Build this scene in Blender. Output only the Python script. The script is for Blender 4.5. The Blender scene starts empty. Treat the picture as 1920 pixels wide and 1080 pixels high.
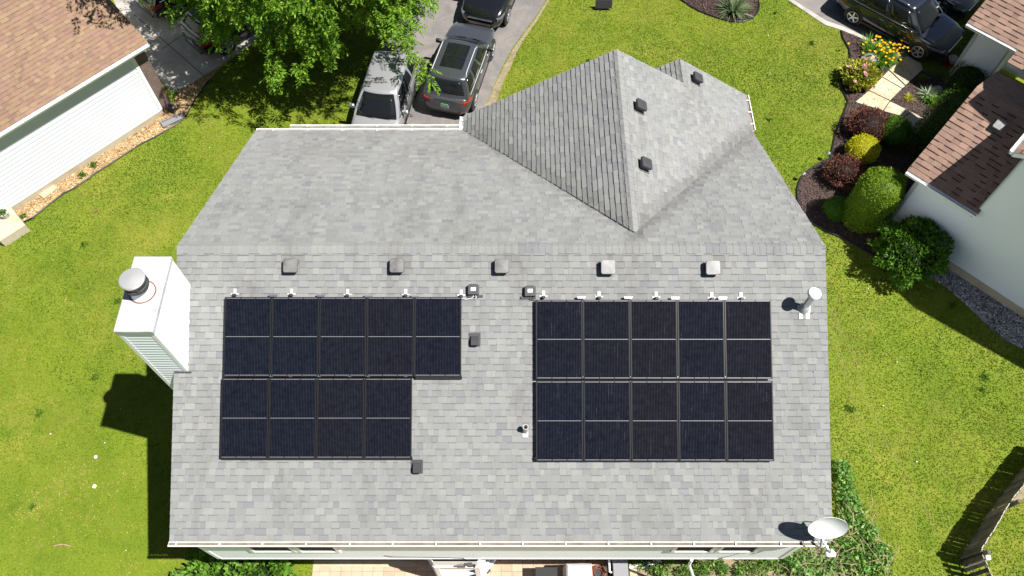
import bpy, math, random
import numpy as np
from mathutils import Vector, Matrix, noise as mnoise

R = random.Random(7)
NR = np.random.default_rng(11)
SC = bpy.context.scene
COL = SC.collection

# ------------------------------------------------------------------ camera model (used to survey the site)
HC = 23.04                       # camera height above the lawn
TH = math.radians(29.526)        # tilt from straight down
FP = 1467.0                      # focal length for a 1920 px wide frame
CT, ST = math.cos(TH), math.sin(TH)

def ray(px, py):
    a = (px - 960) / FP; v = (540 - py) / FP
    return Vector((a, v * CT + ST, -(CT - v * ST)))
def P(px, py, z=0.0):
    d = ray(px, py); s = (z - HC) / d.z
    return Vector((d.x * s, d.y * s, z))

# ------------------------------------------------------------------ scene graph helpers
WM = {}                          # world matrix of every object with children

def tag(o, label=None, cat=None, group=None, kind=None):
    if label: o['label'] = label
    if cat: o['category'] = cat
    if group: o['group'] = group
    if kind: o['kind'] = kind
    return o

def empty(name, label, cat, loc=(0, 0, 0), rz=0.0, group=None, mat=None):
    o = bpy.data.objects.new(name, None); COL.objects.link(o)
    M = mat if mat is not None else Matrix.Translation(Vector(loc)) @ Matrix.Rotation(rz, 4, 'Z')
    o.matrix_world = M; WM[o.name] = M.copy()
    o.empty_display_size = 0.2
    return tag(o, label, cat, group)

class MB:
    """collects faces and links them as one mesh object"""
    def __init__(s): s.v = []; s.f = []; s.m = []; s.c = []
    def add(s, vs, fs, mi=0, col=None):
        b = len(s.v); s.v.extend([tuple(p) for p in vs])
        for f in fs:
            s.f.append(tuple(i + b for i in f)); s.m.append(mi); s.c.append(col or (1, 1, 1))
        return s
    def box(s, c, d, M=None, mi=0, col=None):
        x, y, z = d[0] / 2, d[1] / 2, d[2] / 2
        vs = [Vector((c[0] + i * x, c[1] + j * y, c[2] + k * z)) for k in (-1, 1) for j in (-1, 1) for i in (-1, 1)]
        if M is not None: vs = [M @ p for p in vs]
        return s.add(vs, [(0, 2, 3, 1), (4, 5, 7, 6), (0, 1, 5, 4), (2, 6, 7, 3), (0, 4, 6, 2), (1, 3, 7, 5)], mi, col)
    def rbox(s, c, d, r=0.02, M=None, mi=0, col=None, taper=1.0):
        """box with chamfered vertical edges and a chamfered top"""
        x, y, z = d[0] / 2, d[1] / 2, d[2] / 2
        def ring(k, zz, sh):
            a, b = x * k - sh, y * k - sh; q = r
            return [(-a + q, -b, zz), (a - q, -b, zz), (a, -b + q, zz), (a, b - q, zz), (a - q, b, zz), (-a + q, b, zz), (-a, b - q, zz), (-a, -b + q, zz)]
        rings = [ring(1, -z, 0), ring(taper, z - r, 0), ring(taper, z, r)]
        vs = []; fs = []
        for rg in rings: vs += [Vector((c[0] + p[0], c[1] + p[1], c[2] + p[2])) for p in rg]
        for k in (0, 1):
            for i in range(8): j = (i + 1) % 8; fs.append((k * 8 + i, k * 8 + j, k * 8 + 8 + j, k * 8 + 8 + i))
        fs.append(tuple(range(16, 24))); fs.append(tuple(range(7, -1, -1)))
        if M is not None: vs = [M @ p for p in vs]
        return s.add(vs, fs, mi, col)
    def prism(s, poly, z0, z1, mi=0, col=None, M=None):
        n = len(poly)
        vs = [Vector((p[0], p[1], z0)) for p in poly] + [Vector((p[0], p[1], z1)) for p in poly]
        if M is not None: vs = [M @ p for p in vs]
        fs = [tuple(range(n - 1, -1, -1)), tuple(range(n, 2 * n))]
        fs += [(i, (i + 1) % n, n + (i + 1) % n, n + i) for i in range(n)]
        return s.add(vs, fs, mi, col)
    def slab(s, top, th, mi=0, col=None):
        """polygon in space thickened downwards"""
        n = len(top); vs = [Vector(p) for p in top] + [Vector(p) - Vector((0, 0, th)) for p in top]
        fs = [tuple(range(n)), tuple(range(2 * n - 1, n - 1, -1))] + [(i, n + i, n + (i + 1) % n, (i + 1) % n) for i in range(n)]
        return s.add(vs, fs, mi, col)
    def tube(s, pts, r, n=8, mi=0, col=None, caps=True):
        pts = [Vector(p) for p in pts]; rs = r if isinstance(r, (list, tuple)) else [r] * len(pts)
        vs = []; fs = []; up = None
        for i, p in enumerate(pts):
            d = (pts[min(i + 1, len(pts) - 1)] - pts[max(i - 1, 0)])
            d = d.normalized() if d.length > 1e-9 else Vector((0, 0, 1))
            a = d.cross(Vector((0, 0, 1)) if abs(d.z) < .9 else Vector((1, 0, 0))).normalized() if up is None else (up - d * up.dot(d)).normalized()
            up = a; b = d.cross(a)
            for k in range(n):
                t = 2 * math.pi * k / n; vs.append(p + (a * math.cos(t) + b * math.sin(t)) * rs[i])
        for i in range(len(pts) - 1):
            for k in range(n): fs.append((i * n + k, i * n + (k + 1) % n, (i + 1) * n + (k + 1) % n, (i + 1) * n + k))
        if caps: fs.append(tuple(range(n - 1, -1, -1))); fs.append(tuple((len(pts) - 1) * n + k for k in range(n)))
        return s.add(vs, fs, mi, col)
    def lathe(s, prof, n=20, M=None, mi=0, col=None, caps=True):
        vs = []; fs = []
        for r, z in prof:
            for k in range(n):
                t = 2 * math.pi * k / n; vs.append(Vector((r * math.cos(t), r * math.sin(t), z)))
        for i in range(len(prof) - 1):
            for k in range(n): fs.append((i * n + k, i * n + (k + 1) % n, (i + 1) * n + (k + 1) % n, (i + 1) * n + k))
        if caps: fs.append(tuple(range(n - 1, -1, -1))); fs.append(tuple((len(prof) - 1) * n + k for k in range(n)))
        if M is not None: vs = [M @ p for p in vs]
        return s.add(vs, fs, mi, col)
    def loft(s, rings, mi=0, col=None, closed=True, caps=True):
        n = len(rings[0]); vs = [p for r in rings for p in r]; fs = []
        for i in range(len(rings) - 1):
            for k in range(n if closed else n - 1): fs.append((i * n + k, i * n + (k + 1) % n, (i + 1) * n + (k + 1) % n, (i + 1) * n + k))
        if caps: fs.append(tuple(range(n - 1, -1, -1))); fs.append(tuple((len(rings) - 1) * n + k for k in range(n)))
        return s.add(vs, fs, mi, col)
    def build(s, name, mats, parent=None, world=False, smooth=None, bevel=None):
        if not isinstance(mats, (list, tuple)): mats = [mats]
        me = bpy.data.meshes.new(name)
        vs = s.v
        if world and parent is not None:
            I = WM[parent.name].inverted(); vs = [tuple(I @ Vector(p)) for p in vs]
        me.from_pydata(vs, [], s.f)
        for m in mats: me.materials.append(m)
        me.polygons.foreach_set('material_index', s.m)
        a = me.attributes.new('Col', 'FLOAT_COLOR', 'FACE')
        a.data.foreach_set('color', np.array([(c[0], c[1], c[2], 1.0) for c in s.c], dtype=np.float32).ravel())
        me.update()
        if smooth is not None:
            me.polygons.foreach_set('use_smooth', [True] * len(me.polygons))
            if smooth < 180:
                me.set_sharp_from_angle(angle=math.radians(smooth))
        o = bpy.data.objects.new(name, me); COL.objects.link(o)
        if parent is not None:
            o.parent = parent; WM[o.name] = WM[parent.name]
        else: WM[o.name] = Matrix.Identity(4)
        if bevel:
            b = o.modifiers.new('bevel', 'BEVEL'); b.width = bevel; b.segments = 2; b.limit_method = 'ANGLE'
        return o

def dup(root, M, label=None, group=None):
    r = root.copy(); COL.objects.link(r); r.matrix_world = M; WM[r.name] = M.copy()
    if label: r['label'] = label
    if group: r['group'] = group
    for ch in list(root.children):
        c = ch.copy(); COL.objects.link(c); c.parent = r
        for g in list(ch.children):
            d = g.copy(); COL.objects.link(d); d.parent = c
    return r

# ------------------------------------------------------------------ materials
def mat(name, col, rough=0.7, metal=0.0, spec=0.5, coat=0.0):
    m = bpy.data.materials.new(name); m.use_nodes = True
    b = m.node_tree.nodes['Principled BSDF']
    b.inputs['Base Color'].default_value = (*col, 1); b.inputs['Roughness'].default_value = rough
    b.inputs['Metallic'].default_value = metal; b.inputs['Specular IOR Level'].default_value = spec
    if coat: b.inputs['Coat Weight'].default_value = coat; b.inputs['Coat Roughness'].default_value = 0.03
    return m

class NT:
    def __init__(s, m): s.t = m.node_tree; s.b = s.t.nodes['Principled BSDF']; s.l = s.t.links
    def n(s, typ, **kw):
        x = s.t.nodes.new(typ)
        for k, v in kw.items(): setattr(x, k, v)
        return x
    def pos(s, obj=False):
        return s.n('ShaderNodeTexCoord').outputs['Object'] if obj else s.n('ShaderNodeNewGeometry').outputs['Position']
    def noise(s, scale, detail=4, rough=.6, vec=None, dist=0.0):
        x = s.n('ShaderNodeTexNoise'); x.inputs['Scale'].default_value = scale; x.inputs['Detail'].default_value = detail
        x.inputs['Roughness'].default_value = rough; x.inputs['Distortion'].default_value = dist
        if vec is not None: s.l.new(vec, x.inputs['Vector'])
        return x.outputs['Fac']
    def voro(s, scale, vec=None, feature='F1', out='Color'):
        x = s.n('ShaderNodeTexVoronoi'); x.feature = feature; x.inputs['Scale'].default_value = scale
        if vec is not None: s.l.new(vec, x.inputs['Vector'])
        return x.outputs[out]
    def ramp(s, fac, stops):
        x = s.n('ShaderNodeValToRGB'); e = x.color_ramp.elements
        while len(e) < len(stops): e.new(0.5)
        for el, (p, c) in zip(e, stops):
            el.position = p; el.color = (*c, 1) if not isinstance(c, (int, float)) else (c, c, c, 1)
        s.l.new(fac, x.inputs['Fac']); return x.outputs['Color']
    def mix(s, fac, a, b, mode='MIX'):
        x = s.n('ShaderNodeMix', data_type='RGBA', blend_type=mode)
        for si, val in ((0, fac), (6, a), (7, b)):
            sock = x.inputs[si]
            if isinstance(val, bpy.types.NodeSocket): s.l.new(val, sock)
            elif isinstance(val, (int, float)): sock.default_value = val if si == 0 else (val, val, val, 1)
            else: sock.default_value = (*val, 1)
        return x.outputs[2]
    def math(s, op, a, b=None, c=None):
        x = s.n('ShaderNodeMath', operation=op)
        for i, val in enumerate((a, b, c)):
            if val is None: continue
            if isinstance(val, bpy.types.NodeSocket): s.l.new(val, x.inputs[i])
            else: x.inputs[i].default_value = val
        return x.outputs[0]
    def attr(s, name='Col'):
        x = s.n('ShaderNodeAttribute'); x.attribute_name = name; return x.outputs['Color']
    def base(s, c): s.l.new(c, s.b.inputs['Base Color'])
    def rough(s, c): s.l.new(c, s.b.inputs['Roughness'])
    def bump(s, h, strength=.3, dist=.01):
        x = s.n('ShaderNodeBump'); x.inputs['Strength'].default_value = strength; x.inputs['Distance'].default_value = dist
        s.l.new(h, x.inputs['Height']); s.l.new(x.outputs['Normal'], s.b.inputs['Normal'])

def m_noisy(name, c1, c2, scale, rough=.8, bump=0.0, bdist=.01, detail=5, obj=False, c3=None, scale3=.5):
    m = mat(name, c1, rough); t = NT(m); p = t.pos(obj)
    f = t.noise(scale, detail, .65, p)
    c = t.mix(t.ramp(f, [(.32, 0), (.68, 1)]), c1, c2)
    if c3: c = t.mix(t.ramp(t.noise(scale3, 4, .6, p), [(.45, 0), (.7, 1)]), c, c3)
    t.base(c)
    if bump: t.bump(f, bump, bdist)
    return m

def m_shingle(name, tint=1.0):
    m = mat(name, (.2, .2, .2), .93, spec=.25); t = NT(m); p = t.pos()
    g = t.noise(150, 3, .7, p); mp = t.n('ShaderNodeMapping'); mp.inputs['Scale'].default_value = (1.5, .42, .42); t.l.new(p, mp.inputs[0]); big = t.noise(1.0, 6, .68, mp.outputs[0], .5)
    c = t.mix(t.ramp(g, [(.25, .72), (.75, 1.25)]), t.attr(), t.attr())
    x = t.n('ShaderNodeMix', data_type='RGBA', blend_type='MULTIPLY'); x.inputs[0].default_value = 1
    t.l.new(t.attr(), x.inputs[6]); t.l.new(t.ramp(g, [(.25, .76), (.75, 1.2)]), x.inputs[7])
    y = t.n('ShaderNodeMix', data_type='RGBA', blend_type='MULTIPLY'); y.inputs[0].default_value = 1
    t.l.new(x.outputs[2], y.inputs[6]); t.l.new(t.ramp(big, [(.30, (.80, .795, .785)), (.47, (.97, .97, .965)), (.58, (1, 1, 1)), (.75, (1.06, 1.06, 1.055))]), y.inputs[7])
    t.base(t.mix(1.0, y.outputs[2], (.90, .90, .90), 'MULTIPLY')); t.bump(g, .35, .004); return m

def m_leaf(name, trans=.35, spec=.2):
    """leaf colour from the face attribute, light passes through"""
    m = mat(name, (.06, .12, .02), .62, spec=spec); t = NT(m)
    c = t.attr(); t.base(c)
    tr = t.n('ShaderNodeBsdfTranslucent'); h = t.n('ShaderNodeHueSaturation'); h.inputs['Value'].default_value = 1.3; h.inputs['Saturation'].default_value = 1.1
    t.l.new(c, h.inputs['Color']); t.l.new(h.outputs['Color'], tr.inputs['Color'])
    mx = t.n('ShaderNodeMixShader'); mx.inputs[0].default_value = trans
    t.l.new(t.b.outputs[0], mx.inputs[1]); t.l.new(tr.outputs[0], mx.inputs[2])
    t.l.new(mx.outputs[0], t.t.nodes['Material Output'].inputs['Surface']); return m

def m_lawn():
    m = mat('lawn_mat', (.1, .12, .01), .9, spec=.15); t = NT(m); p = t.pos()
    big = t.noise(.16, 4, .6, p, .6); mid = t.noise(1.3, 5, .65, p, .5); clump = t.noise(5.5, 5, .68, p, .3); fine = t.noise(38, 4, .72, p)
    c = t.mix(t.ramp(mid, [(.34, 0), (.66, 1)]), (.098, .148, .011), (.172, .186, .024))
    c = t.mix(t.ramp(big, [(.4, 0), (.62, 1)]), c, (.115, .160, .012))
    c = t.mix(t.ramp(clump, [(.30, .30), (.46, 0)]), c, (.070, .115, .008))
    c = t.mix(t.ramp(clump, [(.56, 0), (.78, .40)]), c, (.205, .195, .040))
    x = t.n('ShaderNodeMix', data_type='RGBA', blend_type='MULTIPLY'); x.inputs[0].default_value = 1
    t.l.new(c, x.inputs[6]); t.l.new(t.ramp(fine, [(.28, .78), (.72, 1.2)]), x.inputs[7])
    sh = t.noise(.42, 5, .62, p, .7)
    t.base(t.mix(1.0, x.outputs[2], t.ramp(sh, [(.30, (.72, .80, .72)), (.5, (.95, .96, .95)), (.70, (1.16, 1.08, 1.10))]), 'MULTIPLY')); t.bump(fine, .3, .02); return m

def m_asphalt():
    m = mat('asphalt', (.1, .1, .1), .9, spec=.3); t = NT(m); p = t.pos()
    g = t.noise(70, 3, .7, p); s1 = t.noise(.7, 6, .65, p, .8); s2 = t.noise(3.2, 5, .7, p, 1.2)
    c = t.mix(t.ramp(s1, [(.38, 0), (.62, 1)]), (.128, .118, .113), (.185, .165, .152))
    c = t.mix(t.ramp(s2, [(.55, 0), (.72, .6)]), c, (.25, .22, .19))
    x = t.n('ShaderNodeMix', data_type='RGBA', blend_type='MULTIPLY'); x.inputs[0].default_value = 1
    t.l.new(c, x.inputs[6]); t.l.new(t.ramp(g, [(.3, .8), (.7, 1.15)]), x.inputs[7]); t.base(x.outputs[2]); t.bump(g, .4, .006); return m

def m_cells():
    """half-cut black solar cells with fine wires, in the panel's own coordinates"""
    m = mat('solar_cells', (.010, .012, .02), .10, spec=.12); t = NT(m)
    co = t.n('ShaderNodeTexCoord').outputs['Object']; sx = t.n('ShaderNodeSeparateXYZ'); t.l.new(co, sx.inputs[0])
    X, Y = sx.outputs[0], sx.outputs[1]
    rnd = t.n('ShaderNodeObjectInfo').outputs['Random']
    line = t.math('LESS_THAN', t.math('FRACT', t.math('MULTIPLY', X, 29.4)), .17)
    vary = t.noise(9, 3, .6, t.pos())
    colr = t.mix(rnd, (.0032, .0046, .0095), (.0056, .0050, .0066))
    colr = t.mix(t.ramp(t.noise(3.2, 4, .6, t.pos()), [(.4, 0), (.8, .6)]), colr, (.0055, .007, .013))
    lc = t.mix(t.ramp(vary, [(.3, 0), (.8, 1)]), (.010, .011, .015), (.046, .048, .058))
    c = t.mix(line, colr, lc)
    # solder pad glints painted in as paler dots, right array only
    fx = t.math('FRACT', t.math('MULTIPLY', X, 14.7)); fy = t.math('FRACT', t.math('MULTIPLY', Y, 23.0))
    dot = t.math('MULTIPLY', t.math('LESS_THAN', fx, .22), t.math('LESS_THAN', fy, .25))
    off = t.n('ShaderNodeVectorMath', operation='ADD'); cb = t.n('ShaderNodeCombineXYZ'); t.l.new(t.math('MULTIPLY', rnd, 40.0), cb.inputs[2])
    st = t.n('ShaderNodeVectorMath', operation='MULTIPLY'); st.inputs[1].default_value = (7, 1.2, 1); t.l.new(co, st.inputs[0])
    t.l.new(st.outputs[0], off.inputs[0]); t.l.new(cb.outputs[0], off.inputs[1])
    msk = t.math('GREATER_THAN', t.noise(1.0, 2, .5, off.outputs[0]), .65)
    bx = t.n('ShaderNodeSeparateXYZ'); t.l.new(t.pos(), bx.inputs[0])
    onright = t.math('GREATER_THAN', bx.outputs[0], 0.0)
    dm = t.math('MULTIPLY', t.math('MULTIPLY', dot, msk), onright)
    c = t.mix(dm, c, (.065, .066, .078)); t.base(c); return m

M = {}
def mk():
    M['lawn'] = m_lawn()
    M['grass'] = m_leaf('grass_blade', .2, .06)
    M['leaf'] = m_leaf('leaf', .35)
    M['conifer'] = m_leaf('conifer_leaf', .15)
    M['chip'] = m_leaf('bark_chip', .0)
    M['shingle'] = m_shingle('asphalt_shingle')
    M['asphalt'] = m_asphalt()
    M['concrete'] = m_noisy('concrete', (.30, .28, .25), (.38, .36, .32), 3.0, .9, .2, .004, c3=(.24, .22, .2), scale3=.9)
    M['cream_concrete'] = m_noisy('cream_concrete', (.40, .345, .235), (.46, .40, .285), 2.5, .9, .2, .004, c3=(.34, .25, .14), scale3=1.1)
    M['dark_joint'] = mat('joint', (.03, .028, .025), .95)
    M['white'] = m_noisy('white_vinyl', (.755, .78, .82), (.785, .81, .845), .8, .5)
    M['lapwhite'] = m_noisy('painted_lap_white', (.655, .675, .705), (.69, .71, .735), .8, .5)
    M['trim'] = mat('white_trim', (.8, .8, .8), .4)
    M['grey_trim'] = mat('grey_trim', (.42, .43, .45), .5)
    M['gal'] = m_noisy('painted_sheet_metal', (.37, .37, .375), (.42, .42, .42), 2.2, .5, c3=(.31, .305, .30), scale3=3)
    M['debris'] = m_noisy('gutter_debris', (.15, .125, .092), (.215, .185, .145), 6, .95, .5, .02, c3=(.11, .09, .06), scale3=2.3)
    M['steel'] = mat('galvanised_steel', (.55, .55, .56), .32, metal=.9)
    M['chrome'] = mat('chrome', (.8, .8, .82), .12, metal=1)
    M['rust'] = m_noisy('rust', (.13, .065, .04), (.20, .10, .065), 8, .9)
    M['black'] = mat('black_plastic', (.018, .018, .019), .5)
    M['softblack'] = mat('black_metal', (.012, .012, .013), .35)
    M['charcoal'] = mat('charcoal_plastic', (.036, .036, .038), .55)
    M['vent'] = m_noisy('weathered_aluminium', (.115, .112, .110), (.165, .16, .155), 5, .5, c3=(.07, .065, .06), scale3=4)
    M['vent_cap'] = mat('spun_metal_cap', (.55, .54, .52), .42, metal=.6)
    M['ventlight'] = m_noisy('bleached_aluminium', (.205, .20, .196), (.265, .258, .254), 5, .55, c3=(.17, .15, .135), scale3=4)
    M['frame'] = mat('anodised_frame', (.035, .032, .032), .35, metal=.6)
    M['ribbon'] = mat('cell_ribbon', (.20, .20, .21), .4, metal=.3)
    M['cells'] = m_cells()
    M['glass'] = mat('dark_glass', (.008, .009, .01), .04, spec=.6)
    M['winglass'] = mat('window_glass', (.05, .055, .065), .05, spec=.6)
    M['screen'] = mat('insect_screen', (.022, .024, .027), .7, spec=.1)
    M['sticker'] = mat('sticker', (.8, .8, .8), .6)
    M['brick'] = m_brick('house_brick', (.16, .095, .07), (.09, .055, .045), (.20, .17, .15), 1.0)
    M['paver'] = m_paver()
    M['mulch'] = m_noisy('mulch', (.028, .018, .015), (.075, .048, .042), 16, .95, .9, .03)
    M['straw'] = m_noisy('wood_chip_bed', (.30, .195, .09), (.42, .30, .155), 14, .95, .8, .02, c3=(.22, .13, .06), scale3=2.5)
    M['gravel'] = m_noisy('gravel', (.20, .19, .19), (.42, .41, .42), 22, .95, .8, .02, c3=(.03, .028, .026), scale3=1.6)
    M['soil'] = m_noisy('dry_soil', (.16, .12, .07), (.26, .21, .13), 6, .95, .7, .02, c3=(.10, .10, .03), scale3=1.2)
    M['rock'] = m_noisy('rock', (.22, .20, .17), (.38, .36, .32), 5, .9, .6, .03)
    M['fence'] = m_noisy('weathered_wood', (.085, .068, .048), (.14, .115, .085), 7, .9, .4, .01, c3=(.05, .042, .03), scale3=2)
    t_ = NT(M['fence']); lk = t_.b.inputs['Base Color'].links[0].from_socket; t_.base(t_.mix(1.0, lk, t_.attr(), 'MULTIPLY'))
    M['fencetop'] = m_noisy('bleached_wood', (.32, .28, .23), (.45, .41, .36), 6, .9)
    M['bark'] = m_noisy('bark', (.06, .045, .035), (.12, .095, .075), 12, .95, .6, .02)
    M['twig'] = m_noisy('dry_twig', (.26, .16, .10), (.38, .27, .18), 5, .9)
    M['terracotta'] = mat('terracotta', (.16, .055, .025), .8)
    M['cover'] = m_noisy('grill_cover', (.50, .49, .46), (.60, .59, .56), 3, .75, .5, .05)
    M['resin'] = mat('grey_resin', (.17, .17, .178), .6)
    M['dish'] = m_noisy('dish_paint', (.60, .60, .61), (.66, .66, .67), 1.5, .45)
    M['tyre'] = mat('tyre', (.012, .012, .012), .8)
    M['rim'] = mat('alloy', (.62, .62, .63), .3, metal=.85)
    M['p_silver'] = mat('silver_paint', (.37, .37, .38), .32, metal=.5, coat=.6)
    M['p_grey'] = mat('graphite_paint', (.070, .075, .084), .28, metal=.5, coat=.7)
    M['p_black'] = mat('black_paint', (.006, .006, .007), .18, coat=1)
    M['p_navy'] = mat('midnight_paint', (.010, .013, .022), .2, coat=1)
    M['red'] = mat('red_lens', (.30, .006, .004), .2, coat=.5)
    M['lens'] = mat('clear_lens', (.10, .10, .11), .12, coat=.5)
    M['plate'] = mat('plate', (.35, .38, .42), .4)
    M['green'] = mat('green_paint', (.05, .30, .06), .5)
    M['orange'] = mat('orange_wood', (.55, .24, .05), .6)
    M['pot'] = mat('glazed_pot', (.45, .46, .44), .4)
    M['interior'] = mat('dash_grey', (.05, .05, .055), .7)
    M['white_bloom'] = mat('white_bloom', (.7, .7, .66), .8)

def m_brick(name, c1, c2, mortar, scale):
    m = mat(name, c1, .9); t = NT(m)
    x = t.n('ShaderNodeTexBrick'); x.inputs['Scale'].default_value = scale
    x.inputs['Brick Width'].default_value = .2; x.inputs['Row Height'].default_value = .075; x.inputs['Mortar Size'].default_value = .008
    x.inputs['Color1'].default_value = (*c1, 1); x.inputs['Color2'].default_value = (*c2, 1); x.inputs['Mortar'].default_value = (*mortar, 1)
    uv = t.n('ShaderNodeAttribute'); uv.attribute_name = 'UVW'
    p = t.pos(); s = t.n('ShaderNodeSeparateXYZ'); t.l.new(p, s.inputs[0]); cb = t.n('ShaderNodeCombineXYZ')
    t.l.new(t.math('ADD', s.outputs[0], s.outputs[1]), cb.inputs[0]); t.l.new(s.outputs[2], cb.inputs[1])
    t.l.new(cb.outputs[0], x.inputs['Vector']); t.base(x.outputs['Color']); return m

def m_paver():
    m = mat('brick_paver', (.4, .3, .2), .9); t = NT(m); p = t.pos()
    x = t.n('ShaderNodeTexBrick'); x.offset = 0; x.inputs['Scale'].default_value = 1
    x.inputs['Brick Width'].default_value = .30; x.inputs['Row Height'].default_value = .30; x.inputs['Mortar Size'].default_value = .006
    x.inputs['Color1'].default_value = (.35, .235, .155, 1); x.inputs['Color2'].default_value = (.41, .30, .205, 1); x.inputs['Mortar'].default_value = (.15, .10, .06, 1)
    t.l.new(p, x.inputs['Vector'])
    t.base(t.mix(t.ramp(t.noise(2.2, 4, .6, p), [(.4, 0), (.7, .5)]), x.outputs['Color'], (.44, .35, .26))); return m
mk()

# ------------------------------------------------------------------ foliage as many small faces
def leaves(name, C, D, L, W, cols, material, parent=None, extra=None, fold=.25, world=True):
    """C base points (n,3), D unit directions (n,3), L/W sizes (n,), cols (n,3): folded rhombic leaves in ONE mesh"""
    C = np.asarray(C, float); D = np.asarray(D, float); n = len(C)
    rnd = NR.normal(size=(n, 3)); rnd[:, 2] += .9
    S = np.cross(D, rnd); S /= (np.linalg.norm(S, axis=1, keepdims=True) + 1e-9)
    N = np.cross(S, D)
    L = np.broadcast_to(np.asarray(L, float), (n,))[:, None]; W = np.broadcast_to(np.asarray(W, float), (n,))[:, None]
    mid = C + D * L * .5 + N * W * fold
    V = np.stack([C, mid + S * W * .5, C + D * L, mid - S * W * .5], 1).reshape(-1, 3)
    F = np.arange(4 * n).reshape(-1, 4)
    if parent is not None and world:
        I = np.array(WM[parent.name].inverted()); V = V @ I[:3, :3].T + I[:3, 3]
    nv0 = len(V); verts = V; faces_n = n
    me = bpy.data.meshes.new(name)
    if extra is not None:       # an MB with stems or a core, same mesh
        ev = np.array(extra.v, float)
        if parent is not None and world: ev = ev @ I[:3, :3].T + I[:3, 3]
        verts = np.vstack([V, ev]); ef = [tuple(i + nv0 for i in f) for f in extra.f]
    else: ef = []
    loops = np.concatenate([F.ravel(), np.array([i for f in ef for i in f], dtype=np.int64)]) if ef else F.ravel()
    starts = np.concatenate([np.arange(0, 4 * n, 4), 4 * n + np.cumsum([0] + [len(f) for f in ef])[:-1]]) if ef else np.arange(0, 4 * n, 4)
    me.vertices.add(len(verts)); me.vertices.foreach_set('co', verts.astype(np.float32).ravel())
    me.loops.add(len(loops)); me.loops.foreach_set('vertex_index', loops.astype(np.int32))
    me.polygons.add(len(starts)); me.polygons.foreach_set('loop_start', starts.astype(np.int32))
    cc = np.ones((len(starts), 4), np.float32); cc[:n, :3] = cols
    if ef: cc[n:, :3] = np.array(extra.c)
    a = me.attributes.new('Col', 'FLOAT_COLOR', 'FACE'); a.data.foreach_set('color', cc.ravel())
    me.materials.append(material); me.update(calc_edges=True); me.validate()
    o = bpy.data.objects.new(name, me); COL.objects.link(o)
    if parent is not None: o.parent = parent; WM[o.name] = WM[parent.name]
    return o

def unit(a): return a / (np.linalg.norm(a, axis=-1, keepdims=True) + 1e-9)
def pick(cols, n, jit=.18):
    cols = np.array(cols); c = cols[NR.integers(0, len(cols), n)]
    return c * (1 + NR.normal(0, jit, (n, 1)))

def shrub(name, label, cat, base, r, h, cols, n, leaf=(.07, .04), zc=None, shape='ball', material='leaf', lump=.12, blooms=None, group=None, stem=True, core=None, up=.3, sheared=False):
    """a bush: lumpy crown of small leaves round a dense core, short stems under it"""
    root = empty(name, label, cat, base, group=group)
    b = Vector(base); rx, ry = (r, r) if not isinstance(r, tuple) else r
    cz = h * .52 if zc is None else zc; rz = h - cz
    u = unit(NR.normal(size=(n, 3)))
    if shape == 'column': u[:, 2] = np.sign(u[:, 2]) * np.abs(u[:, 2]) ** .8
    lum = np.array([mnoise.noise(Vector(v * 2.3) + b * 3.1) for v in u])
    k = (1 + lump * 2 * lum) * (1 - .22 * NR.random(n) ** 2)
    e = .36 if shape == 'column' else 1.0
    hr = np.sqrt(np.maximum(1 - np.abs(u[:, 2]) ** (2 / e * 1.0), 0.0)) / (np.linalg.norm(u[:, :2], axis=1) + 1e-6) if shape == 'column' else np.ones(n)
    C = np.stack([b.x + u[:, 0] * rx * k * hr, b.y + u[:, 1] * ry * k * hr, b.z + cz + u[:, 2] * rz * np.minimum(k, 1.08)], 1)
    C[:, 2] = np.maximum(C[:, 2], b.z + .03)
    D = unit(u * (.9 if not sheared else .35) + NR.normal(0, .55, (n, 3)) + np.array([0, 0, up]))
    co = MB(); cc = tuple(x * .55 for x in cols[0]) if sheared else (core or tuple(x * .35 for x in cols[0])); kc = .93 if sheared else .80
    NS, NK = 12, 8; rings = []
    for i in range(1, NK):
        t = math.pi * i / NK; rr = math.sin(t) ** (e if shape == 'column' else 1)
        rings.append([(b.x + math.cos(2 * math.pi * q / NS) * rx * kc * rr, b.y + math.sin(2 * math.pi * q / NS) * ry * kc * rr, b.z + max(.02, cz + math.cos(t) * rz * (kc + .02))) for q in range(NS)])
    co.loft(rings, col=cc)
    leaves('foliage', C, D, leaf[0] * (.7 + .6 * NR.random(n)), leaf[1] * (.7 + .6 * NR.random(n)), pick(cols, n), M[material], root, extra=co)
    if stem:
        s = MB()
        for i in range(4):
            a = i * 1.57 + R.random(); s.tube([b + Vector((.05 * math.cos(a), .05 * math.sin(a), -.02)), b + Vector((rx * .35 * math.cos(a), ry * .35 * math.sin(a), h * .5))], [.03, .015], 6)
        s.build('stem', M['bark'], root, world=True)
    if blooms:
        bc, nb, bs = blooms; ub = unit(NR.normal(size=(nb, 3)) + np.array([0, 0, .8])); kk = 1.04
        for i in range(nb):
            f = MB(); q = Vector((b.x + ub[i, 0] * rx * kk, b.y + ub[i, 1] * ry * kk, b.z + max(.1, cz + ub[i, 2] * rz * kk)))
            for j in range(6):
                a = j * 1.047; d = Vector((math.cos(a), math.sin(a), .35)) * bs; sd = Vector((-math.sin(a), math.cos(a), 0)) * bs * .45
                f.add([q, q + d * .6 + sd, q + d, q + d * .6 - sd], [(0, 1, 2, 3)], 0, bc[R.randrange(len(bc))])
            f.build('flower', M['leaf'], root, world=True)
    return root

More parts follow.
